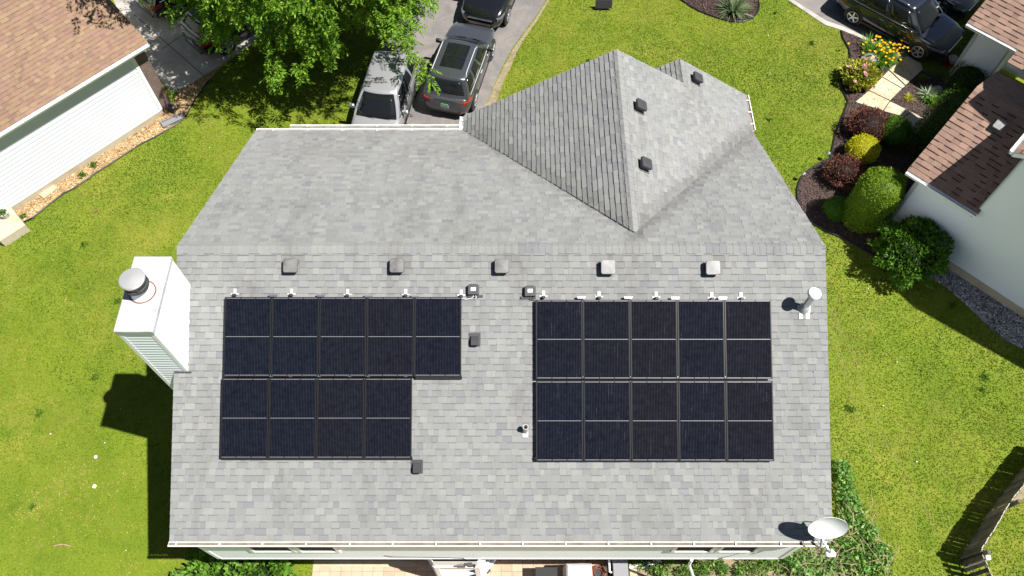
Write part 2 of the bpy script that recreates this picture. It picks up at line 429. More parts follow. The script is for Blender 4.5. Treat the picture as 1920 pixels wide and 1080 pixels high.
def blades(base, n, length, width, cols, spread=.9, rad=.1, droop=.7):
    """arching strap leaves as an MB"""
    s = MB(); b = Vector(base)
    for i in range(n):
        a = R.uniform(0, 6.283); tilt = R.uniform(.15, 1.0) * spread; L = length * R.uniform(.65, 1.1)
        d = Vector((math.cos(a), math.sin(a), 0)); side = Vector((-d.y, d.x, 0)) * width * .5 * R.uniform(.7, 1.2)
        p0 = b + d * rad * R.random(); c = cols[R.randrange(len(cols))]; k = R.uniform(.8, 1.2); c = tuple(x * k for x in c); vs = []
        for j in range(4):
            t = j / 3; out = math.sin(tilt) * L * t * (1 + .3 * t); up = L * t * math.cos(tilt) - droop * tilt * L * t * t * .5
            q = p0 + d * out + Vector((0, 0, max(up, .02))); w = (1 - t * t) if j else .7
            vs += [q - side * w, q + side * w]
        s.add(vs, [(0, 1, 3, 2), (2, 3, 5, 4), (4, 5, 7, 6)], 0, c)
    return s

# ------------------------------------------------------------------ roofs, siding, gutters
def clip(poly, clipper):
    out = poly; m = len(clipper)
    area = sum(clipper[i][0] * clipper[(i + 1) % m][1] - clipper[(i + 1) % m][0] * clipper[i][1] for i in range(m))
    cl = clipper if area > 0 else clipper[::-1]
    for i in range(m):
        a, b = cl[i], cl[(i + 1) % m]; inp = out; out = []
        side = lambda p: (b[0] - a[0]) * (p[1] - a[1]) - (b[1] - a[1]) * (p[0] - a[0])
        for j in range(len(inp)):
            p, q = inp[j], inp[(j + 1) % len(inp)]; sp, sq = side(p), side(q)
            if sp >= -1e-9: out.append(p)
            if (sp > 1e-9 and sq < -1e-9) or (sp < -1e-9 and sq > 1e-9):
                t = sp / (sp - sq); out.append((p[0] + (q[0] - p[0]) * t, p[1] + (q[1] - p[1]) * t))
        if len(out) < 3: return []
    return out

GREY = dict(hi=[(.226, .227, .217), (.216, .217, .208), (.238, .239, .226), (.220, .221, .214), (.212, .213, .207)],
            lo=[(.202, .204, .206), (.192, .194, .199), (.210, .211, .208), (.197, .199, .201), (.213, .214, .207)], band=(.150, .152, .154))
def shingles(mb, O, ax, up, polys, expo=.143, tw=(.085, .27), h=.008, tooth=.006, pal=GREY, bandh=.024, loshare=.5):
    """laminated shingles: courses of raised tabs and cut-outs, every tab real geometry. polys: convex pieces in (s, t), t up the slope from O"""
    O = Vector(O); ax = Vector(ax).normalized(); up = Vector(up).normalized(); n = ax.cross(up).normalized()
    if n.z < 0: n = -n
    smin = min(p[0] for q in polys for p in q); smax = max(p[0] for q in polys for p in q)
    tmin = min(p[1] for q in polys for p in q); tmax = max(p[1] for q in polys for p in q)
    def emit(s0, s1, t0, t1, tt0, hb, col, skirts=True):
        for q in polys:
            c = clip([(s0, t0), (s1, t0), (s1, t1), (s0, t1)], q)
            if len(c) < 3: continue
            zz = lambda t: hb * (1 - (t - tt0) / expo) + .001
            top = [O + ax * a + up * b + n * zz(b) for a, b in c]; k = len(c)
            a2 = sum(c[i][0] * c[(i + 1) % k][1] - c[(i + 1) % k][0] * c[i][1] for i in range(k))
            if abs(a2) < 1e-7: continue
            if not skirts: mb.add(top, [tuple(range(k))], 0, col); continue
            bot = [O + ax * a + up * b - n * .004 for a, b in c]
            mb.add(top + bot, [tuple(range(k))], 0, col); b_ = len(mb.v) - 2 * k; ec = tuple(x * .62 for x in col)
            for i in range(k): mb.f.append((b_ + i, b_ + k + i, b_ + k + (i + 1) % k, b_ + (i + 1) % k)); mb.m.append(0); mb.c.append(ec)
    nk = int(math.ceil((tmax - tmin) / expo))
    for k in range(nk):
        t0 = tmin + k * expo; s = smin - R.random() * .3; raised = R.random() < .5
        while s < smax:
            w = R.uniform(*tw)
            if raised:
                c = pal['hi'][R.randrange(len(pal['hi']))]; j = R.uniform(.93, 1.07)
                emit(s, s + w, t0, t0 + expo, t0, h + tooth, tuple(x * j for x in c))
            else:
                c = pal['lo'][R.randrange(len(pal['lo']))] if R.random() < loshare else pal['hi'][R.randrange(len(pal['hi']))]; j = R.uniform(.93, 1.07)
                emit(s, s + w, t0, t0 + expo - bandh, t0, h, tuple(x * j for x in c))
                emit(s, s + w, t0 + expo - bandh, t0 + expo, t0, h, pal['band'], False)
            s += w + .0015; raised = not raised if R.random() < .88 else raised

def ridge_caps(mb, a, b, upv, half, drop, pal=GREY, step=.15, th=.006):
    """overlapping cap shingles bent over a ridge from a to b; drop = fall of each wing over half"""
    a, b, upv = Vector(a), Vector(b), Vector(upv); d = b - a; L = d.length; d.normalize(); side = d.cross(Vector((0, 0, 1))).normalized()
    k = int(L / step); j = 0
    while j < k:
        run = R.choice((1, 2, 3, 3, 4)); cset = pal['hi'] if R.random() < .68 else pal['lo']; c0 = cset[R.randrange(len(cset))]
        for i in range(j, min(k, j + run)):
            p = a + d * (i * step); q = a + d * ((i + 1) * step + .02); lift0 = th * 1.9; lift1 = th * .6; m = R.uniform(.97, 1.03); c = tuple(x * m for x in c0)
            vs = []
            for pt, l in ((p, lift0), (q, lift1)):
                for w in (-1, -.25, 0, .25, 1):
                    vs.append(pt + side * (half * w) + Vector((0, 0, l + .006 - drop * max(0, abs(w) - .05) / .95)))
            vs += [v - Vector((0, 0, .02)) for v in vs[:5]]
            mb.add(vs, [(w, w + 1, 6 + w, 5 + w) for w in range(4)] + [(10 + w, 11 + w, 1 + w, w) for w in range(4)], 0, c)
        j += run
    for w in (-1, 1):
        off = side * (half * w) + Vector((0, 0, .004 - drop)); mb.tube([a + off, b + off], .007, 5, col=(.06, .06, .06))  # dark tubes on the wing edges draw the gap shadow under the caps

def siding(mb, p0, p1, z0, z1, out, expo=.115, prot=.006, rng=None, mi=0):
    """horizontal lap siding between plan points p0-p1, facing out; rng(z) limits the run for gables"""
    p0 = Vector((*p0, 0)); p1 = Vector((*p1, 0)); d = (p1 - p0); L = d.length; d.normalize(); o = Vector((*out, 0)).normalized()
    k = int(math.ceil((z1 - z0) / expo))
    for i in range(k):
        za = z0 + i * expo; zb = min(z1, za + expo)
        a, b = (0, L) if rng is None else rng((za + zb) / 2)
        if b - a < .02: continue
        A = p0 + d * a; B = p0 + d * b; Z = Vector((0, 0, 1))
        vs = [A + o * prot + Z * za, B + o * prot + Z * za, B + Z * zb + o * .0005, A + Z * zb + o * .0005, A + Z * za, B + Z * za]
        mb.add(vs, [(0, 1, 2, 3), (4, 5, 1, 0)], mi)

def gutter(house, a, b, out, name='gutter', w=.125, dep=.11, straps=0, debris=True, m='trim', strapm='trim', sxs=None):
    """open eave gutter from a to b (top of its back edge); out = horizontal direction away from the wall"""
    a, b = Vector(a), Vector(b); d = (b - a).normalized(); o = Vector(out).normalized(); Z = Vector((0, 0, 1)); g = MB()
    prof = [(0, 0), (0, -dep), (w * .7, -dep), (w, -.02), (w, .012), (w - .018, .012), (w - .018, -.012), (w * .66, -dep + .012), (.012, -dep + .012), (.012, 0)]
    g.loft([[p + o * x + Z * z for x, z in prof] for p in (a, b)], caps=True)
    for p in (a, b): g.add([p + Z * 0, p - Z * dep, p + o * w * .7 - Z * dep, p + o * w - Z * .02, p + o * w + Z * .01], [(0, 1, 2, 3, 4)])
    G = g.build(name, M[m], house, world=True)
    if debris:
        q = MB(); L = (b - a).length; k = max(2, int(L / .25)); vs = []
        for i in range(k + 1):
            p = a + d * (L * i / k); z = -dep * .35 + .012 * math.sin(i * 1.7) + .01 * R.random()
            vs += [p + o * .014 + Z * (z + .02), p + o * (w - .02) + Z * z]
        q.add(vs, [(2 * i, 2 * i + 1, 2 * i + 3, 2 * i + 2) for i in range(k)]); q.build('debris', M['debris'], G, world=True)
    xs = sxs if sxs is not None else [(b - a).length * (i + .5) / straps for i in range(straps)]
    for s in xs:
        q = MB(); p = a + d * s; q.add([p + Z * .02 + d * -.014, p + Z * .02 + d * .014, p + o * (w - .005) + Z * .022 + d * .014, p + o * (w - .005) + Z * .022 - d * .014,
                                       p - Z * .0 + d * -.014, p - Z * .0 + d * .014, p + o * (w - .005) + Z * .008 + d * .014, p + o * (w - .005) + Z * .008 - d * .014],
                                      [(0, 1, 2, 3), (7, 6, 5, 4), (0, 3, 7, 4), (1, 5, 6, 2)])
        q.build('strap', M[strapm], G, world=True)
    return G
def sheet(name, pts, z, material, kind='structure', label=None):
    s = MB(); s.add([(p[0], p[1], z) for p in pts], [tuple(range(len(pts)))]); o = s.build(name, material)
    n = o.data.polygons[0].normal
    if n.z < 0: o.data.flip_normals()
    return tag(o, label, None, None, kind)

def soil_and_shade_roof(mb, spots, lines):
    """dirt by vents and eave, stains and painted shade along the valleys, as darker face colours"""
    for i, f in enumerate(mb.f):
        p = Vector(mb.v[f[0]]); k = 1.0
        for (a, b, r, amt) in lines:
            ab = b - a; t = max(0, min(1, (p - a).dot(ab) / ab.length_squared)); d = (p - (a + ab * t)).length
            if d < r: k *= 1 - amt * (1 - d / r) * (.6 + .6 * R.random())
        for (c, r, amt) in spots:
            d = (p - c).length
            if d < r: k *= 1 - amt * (1 - d / r) * (.5 + .8 * R.random())
        if k < 1: c = mb.c[i]; mb.c[i] = (c[0] * k, c[1] * k * .995, c[2] * k * .985)
# ================================================================== the ground
def PX(pts, z=0.0): return [P(x, y, z) for x, y in pts]
NOGRASS = []
def ground(name, px, z, material, nog=True, label=None, world=None):
    pts = world if world is not None else PX(px, z)
    if nog: NOGRASS.append([(p[0], p[1]) for p in pts])
    return sheet(name, pts, z, M[material], label=label)

s = MB(); NX = 60
s.add([(-260, -220, 0), (260, -220, 0), (260, 320, 0), (-260, 320, 0)], [(0, 1, 2, 3)])
tag(s.build('lawn', M['lawn']), kind='structure')

# our driveway (runs away from the garage), dirt verge along it
ground('driveway', None, .012, 'asphalt', world=[(-6.9, 17.0), (-1.0, 17.0)] + [tuple(P(x, y)[:2]) for x, y in ((905, 205), (918, 178), (941, 128), (958, 95), (978, 66), (1002, 34), (1024, 0))] + [(3.6, 33), (-3.2, 33)] + [tuple(P(x, y)[:2]) for x, y in ((758, 0), (735, 60), (708, 110), (690, 160), (672, 200), (648, 245))])
ground('dirt_verge', [(903, 206), (925, 165), (944, 126), (960, 95), (979, 68), (1004, 34), (1026, 0), (1030, 0), (1009, 36), (985, 70), (969, 98), (957, 128), (945, 150), (934, 182), (926, 206)], .008, 'soil')
# the neighbour's concrete apron on the far left
ground('concrete_apron', None, .014, 'concrete', world=[P(252, 92), P(325, 178), P(392, 137), P(470, 85), (-7.5, 28), (-12, 33), (-19.5, 30.5), P(205, -18)])
j = MB()
for a, b in (((251, 27), (382, 142)), ((303, 92), (342, 66)), ((341, 66), (420, 5))):
    p, q = P(*a, .019), P(*b, .019); d = (q - p).normalized(); n = Vector((-d.y, d.x, 0)) * .014; j.add([p - n, p + n, q + n, q - n], [(0, 1, 2, 3)])
tag(j.build('concrete_joint', M['dark_joint']), kind='structure')
# wood-chip strip along the left neighbour's wall
ED = [(452, 98), (420, 120), (392, 150), (366, 185), (350, 215), (332, 232), (310, 245), (288, 258), (265, 269), (225, 295), (204, 309), (182, 322), (166, 334), (150, 345), (135, 355), (120, 362), (98, 378), (77, 395), (62, 408), (45, 416)]
ground('planting_bed', ED + [(20, 388), (303, 206), (326, 204), (330, 176), (392, 138), (448, 96)], .010, 'straw')
# patio behind the house
ground('patio', None, .012, 'paver', world=[(-5.6, 4.3), (2.9, 4.3), (2.9, -1.5), (-5.6, -1.5)])
ground('patio_border', None, .016, 'cream_concrete', world=[(-5.6, 4.2), (-3.0, 4.2), (-2.4, 4.02), (-5.6, 4.05)])
ground('weedy_soil', None, .009, 'soil', nog=False, world=[(3.5, 4.3), (7.2, 4.3), (7.6, 8.2), (8.5, 7.2), (9.3, 4.6), (9.8, 2.6), (9.8, -1), (3.5, -1)])
# right neighbour: driveway, beds, walk, gravel
ground('neighbour_driveway', None, .012, 'asphalt', world=[P(1478, 0), P(1545, 45), P(1580, 56), P(1613, 70), P(1640, 84), P(1720, 130), (16.1, 23.6), (24, 31), (16, 36), (9.6, 31)])
ground('driveway_edging', [(1478, 0), (1546, 46), (1580, 57), (1612, 70), (1640, 83), (1642, 79), (1614, 65), (1582, 50), (1550, 39), (1488, 0)], .020, 'concrete')
BED = [(1577, 57), (1580, 70), (1592, 92), (1594, 106), (1588, 120), (1578, 130), (1574, 150), (1580, 170), (1590, 190), (1584, 206), (1577, 223), (1566, 250), (1557, 296), (1540, 303), (1522, 315), (1509, 325), (1500, 336), (1494, 355), (1495, 375), (1504, 392), (1522, 417), (1547, 432), (1580, 446), (1620, 470), (1680, 495)]
ground('garden_bed', None, .010, 'mulch', world=[P(x, y) for x, y in BED] + [P(1775, 494), (15.0, 15), (20.5, 19), (19.5, 23), (17.2, 22.5), P(1720, 128), P(1640, 82), P(1612, 68)])
SL = [[(1700, 105), (1727, 119), (1730, 130), (1698, 159), (1667, 130)], [(1666, 132), (1697, 161), (1692, 165), (1655, 144)], [(1654, 145), (1691, 166), (1669, 188), (1630, 169)],
      [(1629, 170), (1668, 189), (1656, 207), (1604, 191)], [(1669, 190), (1708, 209), (1694, 218), (1657, 208)], [(1710, 210), (1739, 226), (1718, 251), (1696, 219)], [(1741, 227), (1790, 255), (1775, 285), (1719, 252)]]
w = MB()
for k, q in enumerate(SL):
    pts = PX(q, .05); c = sum(pts, Vector()) / len(pts); pts = [c + (p - c) * .993 for p in pts]
    if (pts[1] - pts[0]).cross(pts[2] - pts[1]).z < 0: pts = pts[::-1]
    w.slab(pts, .06)
tag(w.build('garden_walk', M['cream_concrete']), kind='structure')
for q in SL: NOGRASS.append([tuple(p[:2]) for p in PX(q)])
ground('gravel_strip', [(1775, 492), (1920, 588), (1980, 640), (1975, 690), (1920, 655), (1885, 638), (1850, 610), (1815, 575), (1775, 540), (1735, 515), (1700, 500)], .011, 'gravel')
ISL = [(1276, -2), (1292, 10), (1310, 20), (1330, 28), (1352, 35), (1372, 40), (1395, 40), (1412, 33), (1421, 22), (1424, 10), (1420, -8), (1380, -30), (1300, -25)]
ground('island_bed', ISL, .010, 'mulch')
ground('bare_patch', [(1895, 912), (1925, 895), (1935, 925), (1902, 945)], .007, 'soil')

def edging(name, label, px, r=.03, m='softblack', z=.035):
    e = MB(); e.tube(PX(px, z), r, 6); return tag(e.build(name, M[m], smooth=180), label, 'edging')
edging('bed_edging', 'thin dark plastic edging between lawn and the orange wood-chip strip', ED[2:], .028)
edging('bed_edging', 'wavy black edging between lawn and the garden bed of clipped shrubs', BED[:12] + BED[12:25], .035)
edging('bed_edging', 'curved black edging round the island bed with the spiky plant', ISL[:11], .035)

# ================================================================== our house
EZ, RZ, EY, RY, FY = 5.40, 8.25, 3.62, 9.45, 15.27      # eave / ridge heights and their plan lines
XL, XR = -7.50, 7.02
SB = (RZ - EZ) / (RY - EY); SF = (RZ - EZ) / (FY - RY)
house = empty('house', 'white sided two storey house with grey shingle roof carrying the solar panels', 'house', (-.25, 9.5, 0))
roof = MB()
cb = math.sqrt(1 + SB * SB); cf = math.sqrt(1 + SF * SF)
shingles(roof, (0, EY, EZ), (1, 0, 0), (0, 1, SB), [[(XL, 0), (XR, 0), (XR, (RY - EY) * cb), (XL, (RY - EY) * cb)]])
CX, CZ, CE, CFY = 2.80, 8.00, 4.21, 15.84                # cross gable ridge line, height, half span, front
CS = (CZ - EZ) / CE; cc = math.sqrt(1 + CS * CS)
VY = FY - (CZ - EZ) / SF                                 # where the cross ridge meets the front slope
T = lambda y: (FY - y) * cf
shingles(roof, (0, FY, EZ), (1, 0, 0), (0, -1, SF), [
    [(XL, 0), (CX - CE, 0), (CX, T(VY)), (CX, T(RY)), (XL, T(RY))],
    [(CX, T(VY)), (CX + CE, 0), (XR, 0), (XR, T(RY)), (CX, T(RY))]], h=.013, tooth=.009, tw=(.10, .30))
# cross gable, left slope (s along y, t up from the west eave)
shingles(roof, (CX - CE, 0, EZ), (0, 1, 0), (1, 0, CS), [[(FY, 0), (CFY, 0), (CFY, CE * cc), (VY, CE * cc)]], h=.019, tooth=.007, tw=(.14, .40))
PX2, PY2 = 4.82, 16.78; PZ2 = CZ - (PX2 - CX) * CS       # the smaller gable in front
tp = (CX + CE - PX2) * cc
shingles(roof, (CX + CE, 0, EZ), (0, 1, 0), (-1, 0, CS), [
    [(FY, 0), (CFY, 0), (CFY, CE * cc), (VY, CE * cc)], [(CFY, 0), (PY2 - .08, 0), (PY2, tp), (CFY, tp)]])
shingles(roof, (PX2 - 2.2, 0, PZ2 - 2.2 * CS), (0, 1, 0), (1, 0, CS), [[(CFY, 0), (PY2, 0), (PY2, 2.2 * cc), (CFY, 2.2 * cc)]], h=.019, tooth=.007)
# low roof over the garage front
LY, LZ = 17.60, 2.92
shingles(roof, (0, LY, LZ), (1, 0, 0), (0, -1, SF), [[(-7.42, 0), (-1.58, 0), (-1.58, 2.7 * cf), (-7.42, 2.7 * cf)]])
vl_ = [(548, 490), (746, 490), (941, 491), (1138, 493), (1333, 494)]
VP = [Vector((CX - CE, FY, EZ)), Vector((CX, VY, CZ)), Vector((CX + CE, FY, EZ))]
soil_and_shade_roof(roof, [(P(x, y - 8, 8.15), .42, .20) for x, y in vl_] + [(P(x + 6, y + 16, 7.95), .22, .14) for x, y in vl_] + [(Vector((-.9, 14.4, 5.8)), 1.3, .16), (Vector((-5.5, 14.6, 5.7)), 1.6, .10), (Vector((-2.6, 13.9, 6.0)), 1.2, .10), (Vector((6.3, 14.2, 5.9)), .9, .14)],
          [(VP[0], VP[1], .30, .24), (VP[2], VP[1], .28, .30)])  # valley lines: stains plus cross slope shade, both put into the face colours
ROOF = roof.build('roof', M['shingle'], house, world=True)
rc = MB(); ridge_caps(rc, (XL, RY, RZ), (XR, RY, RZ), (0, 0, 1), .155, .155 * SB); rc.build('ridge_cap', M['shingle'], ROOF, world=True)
rc = MB(); rc.tube([VP[0] + Vector((.03, .0, .02)), VP[1] + Vector((0, .02, .02))], .014, 6); rc.build('valley_shade_strip', M['charcoal'], ROOF, world=True)  # dark tube painted in for the shade line where the left slope overlaps
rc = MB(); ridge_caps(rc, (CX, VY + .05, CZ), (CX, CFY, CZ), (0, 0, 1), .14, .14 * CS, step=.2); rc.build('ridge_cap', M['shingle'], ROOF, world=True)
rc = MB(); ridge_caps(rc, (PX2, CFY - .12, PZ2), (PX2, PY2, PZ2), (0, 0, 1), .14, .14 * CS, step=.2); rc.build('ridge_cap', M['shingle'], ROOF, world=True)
# roof deck and fascia under the shingles
dk = MB(); d0 = .012
def top(pts): return [(x, y, z - d0) for x, y, z in pts]
dk.slab(top([(XL + .01, EY + .02, EZ + .02 * SB), (XR - .01, EY + .02, EZ + .02 * SB), (XR - .01, RY, RZ), (XL + .01, RY, RZ)]), .16)
dk.slab(top([(XL + .01, RY, RZ), (CX, RY, RZ), (CX, VY, CZ), (CX - CE, FY - .02, EZ), (XL + .01, FY - .02, EZ)]), .16)
dk.slab(top([(CX, RY, RZ), (XR - .01, RY, RZ), (XR - .01, FY - .02, EZ), (CX, VY, CZ)]), .16)
dk.slab(top([(CX - CE + .02, FY, EZ + .02 * CS), (CX, VY, CZ), (CX, CFY - .01, CZ), (CX - CE + .02, CFY - .01, EZ + .02 * CS)]), .15)
dk.slab(top([(CX, VY, CZ), (CX + CE - .02, FY, EZ + .02 * CS), (CX + CE - .02, CFY - .01, EZ + .02 * CS), (CX, CFY - .01, CZ)]), .15)
dk.slab(top([(PX2, CFY - .01, PZ2), (CX + CE - .02, CFY - .01, EZ + .02 * CS), (CX + CE - .02, PY2 - .09, EZ + .02 * CS), (PX2, PY2 - .01, PZ2)]), .15)
dk.slab(top([(PX2 - 2.18, CFY, PZ2 - 2.18 * CS), (PX2, CFY, PZ2), (PX2, PY2 - .01, PZ2), (PX2 - 2.18, PY2 - .01, PZ2 - 2.18 * CS)]), .15)
dk.slab(top([(-7.41, LY - .02, LZ), (-1.59, LY - .02, LZ), (-1.59, LY - 2.7, LZ + 2.7 * SF), (-7.41, LY - 2.7, LZ + 2.7 * SF)]), .15)
dk.build('fascia', M['trim'], house, world=True)

# walls
WX0, WX1, WY = -7.26, 6.68, 3.72
wl = MB()
siding(wl, (WX0, WY), (WX1, WY), 2.89, 5.38, (0, -1), prot=.009)
WFY = 14.95
def gab(z):   # run along a gable end wall, from the y = WY end
    if z <= EZ: return (0, WFY - WY)
    return (EY + (z - EZ) / SB - WY + .06, FY - (z - EZ) / SF - WY - .06)
siding(wl, (WX0, WY), (WX0, WFY), .25, 8.0, (-1, 0), rng=lambda z: gab(z) if z > 2.89 else (.5, WFY - WY))
siding(wl, (WX1, WY), (WX1, WFY), .25, 8.0, (1, 0), rng=lambda z: gab(z) if z > 2.89 else (.5, WFY - WY))
siding(wl, (WX0, 4.22), (WX1, 4.22), .30, 2.89, (0, -1))
siding(wl, (WX0, WFY), (-1.3, WFY), 2.9, 5.35, (0, 1))
siding(wl, (CX - CE + .25, 15.45), (PX2 - 1.9, 15.45), .25, 7.7, (0, 1), rng=lambda z: (max(0, (z - EZ) / CS), 4.0))
siding(wl, (PX2 - 1.9, 16.4), (CX + CE - .25, 16.4), .25, 6.5, (0, 1), rng=lambda z: (max(0, 1.9 - (PZ2 - z) / CS), min(4.0, 1.9 + (PZ2 - z) / CS)))
siding(wl, (CX - CE + .25, WFY), (CX - CE + .25, 15.45), .25, 5.4, (-1, 0)); siding(wl, (CX + CE - .25, WFY), (CX + CE - .25, 16.4), .25, 5.4, (1, 0))
siding(wl, (-7.15, 17.2), (-1.75, 17.2), .25, 2.85, (0, 1)); siding(wl, (-7.15, WFY), (-7.15, 17.2), .25, 2.85, (-1, 0))
wl.build('wall', M['white'], house, world=True)
ct = MB()          # corner boards, skirt of the overhang
for x, sx in ((WX0, -1), (WX1, 1)):
    ct.box((x + sx * .006 - sx * .045, WY - .012, 4.15), (.10, .016, 2.5)); ct.box((x + sx * .012, WY + .04, 4.15), (.016, .10, 2.5))
ct.box(((WX0 + WX1) / 2, WY + .25, 2.875), (WX1 - WX0 + .02, .52, .03)); ct.box(((WX0 + WX1) / 2, WY - .010, 2.915), (WX1 - WX0 + .03, .02, .05))
ct.build('corner_board', M['trim'], house, world=True)
fd = MB(); fd.box(((WX0 + WX1) / 2, 9.6, .14), (WX1 - WX0 - .1, 10.7, .30)); fd.build('foundation', M['concrete'], house, world=True)
# rear windows
def window(parent, c, w, h, out, fr='trim', n='window', mull=True, glass='winglass'):
    o = Vector((*out, 0)).normalized(); d = Vector((-o.y, o.x, 0)); c = Vector(c); Mx = Matrix((( d.x, o.x, 0, c.x), (d.y, o.y, 0, c.y), (0, 0, 1, c.z), (0, 0, 0, 1)))
    f = MB(); t = .075
    f.box((0, .022, h / 2 + t / 2 - .01), (w + 2 * t - .02, .05, t), Mx); f.box((0, .020, -h / 2 - t / 2 + .01), (w + 2 * t + .02, .046, t), Mx)
    for sx in (-1, 1): f.box((sx * (w / 2 + t / 2 - .01), .022, 0), (t, .05, h - .02), Mx)
    if mull: f.box((0, .016, 0), (w - .02, .03, .04), Mx)
    F = f.build(n, M[fr], parent, world=True)
    g = MB(); g.box((0, .010, 0), (w, .012, h), Mx); g.build('pane', M[glass], F, world=True); return F
for x0, x1 in ((485, 557), (572, 638), (1258, 1324), (1341, 1405)):
    k = 18.75 / FP; a, b = (x0 - 960) * k, (x1 - 960) * k
    window(house, ((a + b) / 2, WY - .005, 4.42), b - a, 1.02, (0, -1), glass='screen')
# gutters
gx0 = XL - .03
gutter(house, (gx0, EY - .005, EZ - .035), (XR - .1, EY - .005, EZ - .035), (0, -1, 0), w=.105,
       sxs=[(x - 960) * 17.2 / FP - gx0 for x in (333, 414, 494, 575, 657, 737, 818, 900, 980, 1060, 1140, 1220, 1300, 1378, 1462)])
gutter(house, (XL - .0, FY + .005, EZ - .03), (CX - CE - .02, FY + .005, EZ - .03), (0, 1, 0), straps=6, w=.10)
gutter(house, (-7.44, LY + .005, LZ - .03), (-1.6, LY + .005, LZ - .03), (0, 1, 0), straps=5, w=.10)
gutter(house, (CX - CE - .005, FY + .02, EZ - .03), (CX - CE - .005, CFY, EZ - .03), (-1, 0, 0), straps=2, debris=False)
gutter(house, (CX + CE + .005, FY + .05, EZ - .03), (CX + CE + .005, PY2 - .08, EZ - .03), (1, 0, 0), straps=3)
dsp = MB(); dsp.tube([(4.45, WY - .03, 2.87), (4.45, WY - .08, 2.5), (4.9, 3.4, 1.0), (5.05, 3.2, .3), (5.1, 2.7, .12)], .038, 8)
dsp.build('downspout', M['trim'], house, world=True, smooth=60)
# garage door and entry on the street side
gd = MB(); gd.box((-4.4, 17.225, 1.15), (4.6, .04, 2.1))
for k in range(3): gd.box((-4.4, 17.25, .65 + k * .52), (4.5, .02, .03))
gd.build('garage_door', M['trim'], house, world=True)
dr = MB(); dr.box((.6, 15.475, 1.2), (.95, .05, 2.05)); D_ = dr.build('door', M['charcoal'], house, world=True)
hk = MB(); hk.tube([(.98, 15.51, 1.15), (.98, 15.54, 1.15)], .03, 8); hk.build('handle', M['chrome'], D_, world=True)
window(house, (2.4, 15.455, 3.9), 1.2, 1.2, (0, 1)); window(house, (-4.5, WFY + .005, 4.4), 1.1, .9, (0, 1)); window(house, (4.9, 16.405, 1.6), 1.6, 1.3, (0, 1))
# angled bay under the overhang
by = [( -2.35, 4.22), (-1.98, 3.66), (-.86, 3.66), (-.43, 4.22)]
bw = MB()
for k in range(3):
    a, b = by[k], by[k + 1]; o = (b[1] - a[1], -(b[0] - a[0])); siding(bw, a, b, .0, .55, o)
BAY = bw.build('bay_window', M['trim'], house, world=True); bw = MB()
for k in range(3):
    a, b = by[k], by[k + 1]; siding(bw, a, b, 2.2, 2.86, (b[1] - a[1], -(b[0] - a[0])))
bw.build('bay_header', M['trim'], BAY, world=True)
pn = MB(); fr = MB()
for k in range(3):
    a, b = Vector((*by[k], 0)), Vector((*by[k + 1], 0)); d = (b - a); L = d.length; d.normalize(); o = Vector((d.y, -d.x, 0)); ang = math.atan2(d.y, d.x)
    Mx = Matrix.Translation(a + d * L / 2) @ Matrix.Rotation(ang, 4, 'Z')
    pn.box((0, .03, 1.375), (L - .16, .012, 1.65), Mx)
    for sx in (-1, 1): fr.box((sx * (L / 2 - .05), .0, 1.375), (.1, .07, 1.65), Mx)
    fr.box((0, -.005, .585), (L + .02, .09, .07), Mx); fr.box((0, -.003, 2.175), (L - .21, .075, .06), Mx); fr.box((0, .0, 1.3), (L - .21, .06, .05), Mx)
fr.build('bay_frame', M['trim'], BAY, world=True); pn.build('pane', M['winglass'], BAY, world=True)

# chimney chase with cap and flue
ch = empty('dummy', None, None) if False else None
cx0, cx1, cy0, cy1, cz = -7.92, -7.20, 6.96, 8.66, 8.98
c = MB()
ex = dict(expo=.125, prot=.018)
siding(c, (cx0, cy0), (cx1, cy0), .2, cz, (0, -1), **ex); siding(c, (cx1, cy0), (cx1, cy1), 6.0, cz, (1, 0), **ex)
siding(c, (cx0, cy1), (cx1, cy1), .2, cz, (0, 1), **ex); siding(c, (cx0, cy0), (cx0, cy1), .2, cz, (-1, 0), **ex)
CH = c.build('chimney', M['white'], house, world=True)
t = MB()
for x, sx in ((cx0, -1), (cx1, 1)):
    for y, sy in ((cy0, -1), (cy1, 1)):
        t.box((x - sx * .035, y + sy * .011, cz / 2 + .1), (.085, .018, cz - .2)); t.box((x + sx * .011, y - sy * .030, cz / 2 + .1), (.018, .090, cz - .2))
t.build('corner_board', M['trim'], CH, world=True)
t = MB(); t.rbox(((cx0 + cx1) / 2, (cy0 + cy1) / 2, cz + .01), (cx1 - cx0 + .07, cy1 - cy0 + .07, .11), .012); t.build('chase_cap', M['gal'], CH, world=True)
fx, fy, fz = -7.57, 7.83, cz + .065
LM = lambda z=0: Matrix.Translation((fx, fy, fz + z))
t = MB(); t.lathe([(.275, 0), (.275, .006), (.24, .010)], 28, LM()); t.build('rust_ring', M['rust'], CH, world=True, smooth=40)
t = MB(); t.lathe([(.245, .008), (.235, .03), (.17, .17), (.165, .22)], 28, LM()); t.build('storm_collar', M['trim'], CH, world=True, smooth=40)
t = MB(); t.lathe([(.165, .20), (.165, .27), (.245, .275), (.245, .36), (.225, .365), (.225, .43), (.245, .44), (.245, .505), (.22, .51)], 28, LM())
for k in range(4):
    a = .5 + k * 1.571; t.box((.248, 0, .40), (.012, .04, .20), LM() @ Matrix.Rotation(a, 4, 'Z'))
t.build('flue', M['charcoal'], CH, world=True, smooth=40)
t = MB(); t.lathe([(.245, .505), (.257, .51), (.257, .54), (.235, .56), (.08, .585), (.0, .59)], 28, LM()); t.build('rain_cap', M['vent_cap'], CH, world=True, smooth=30)
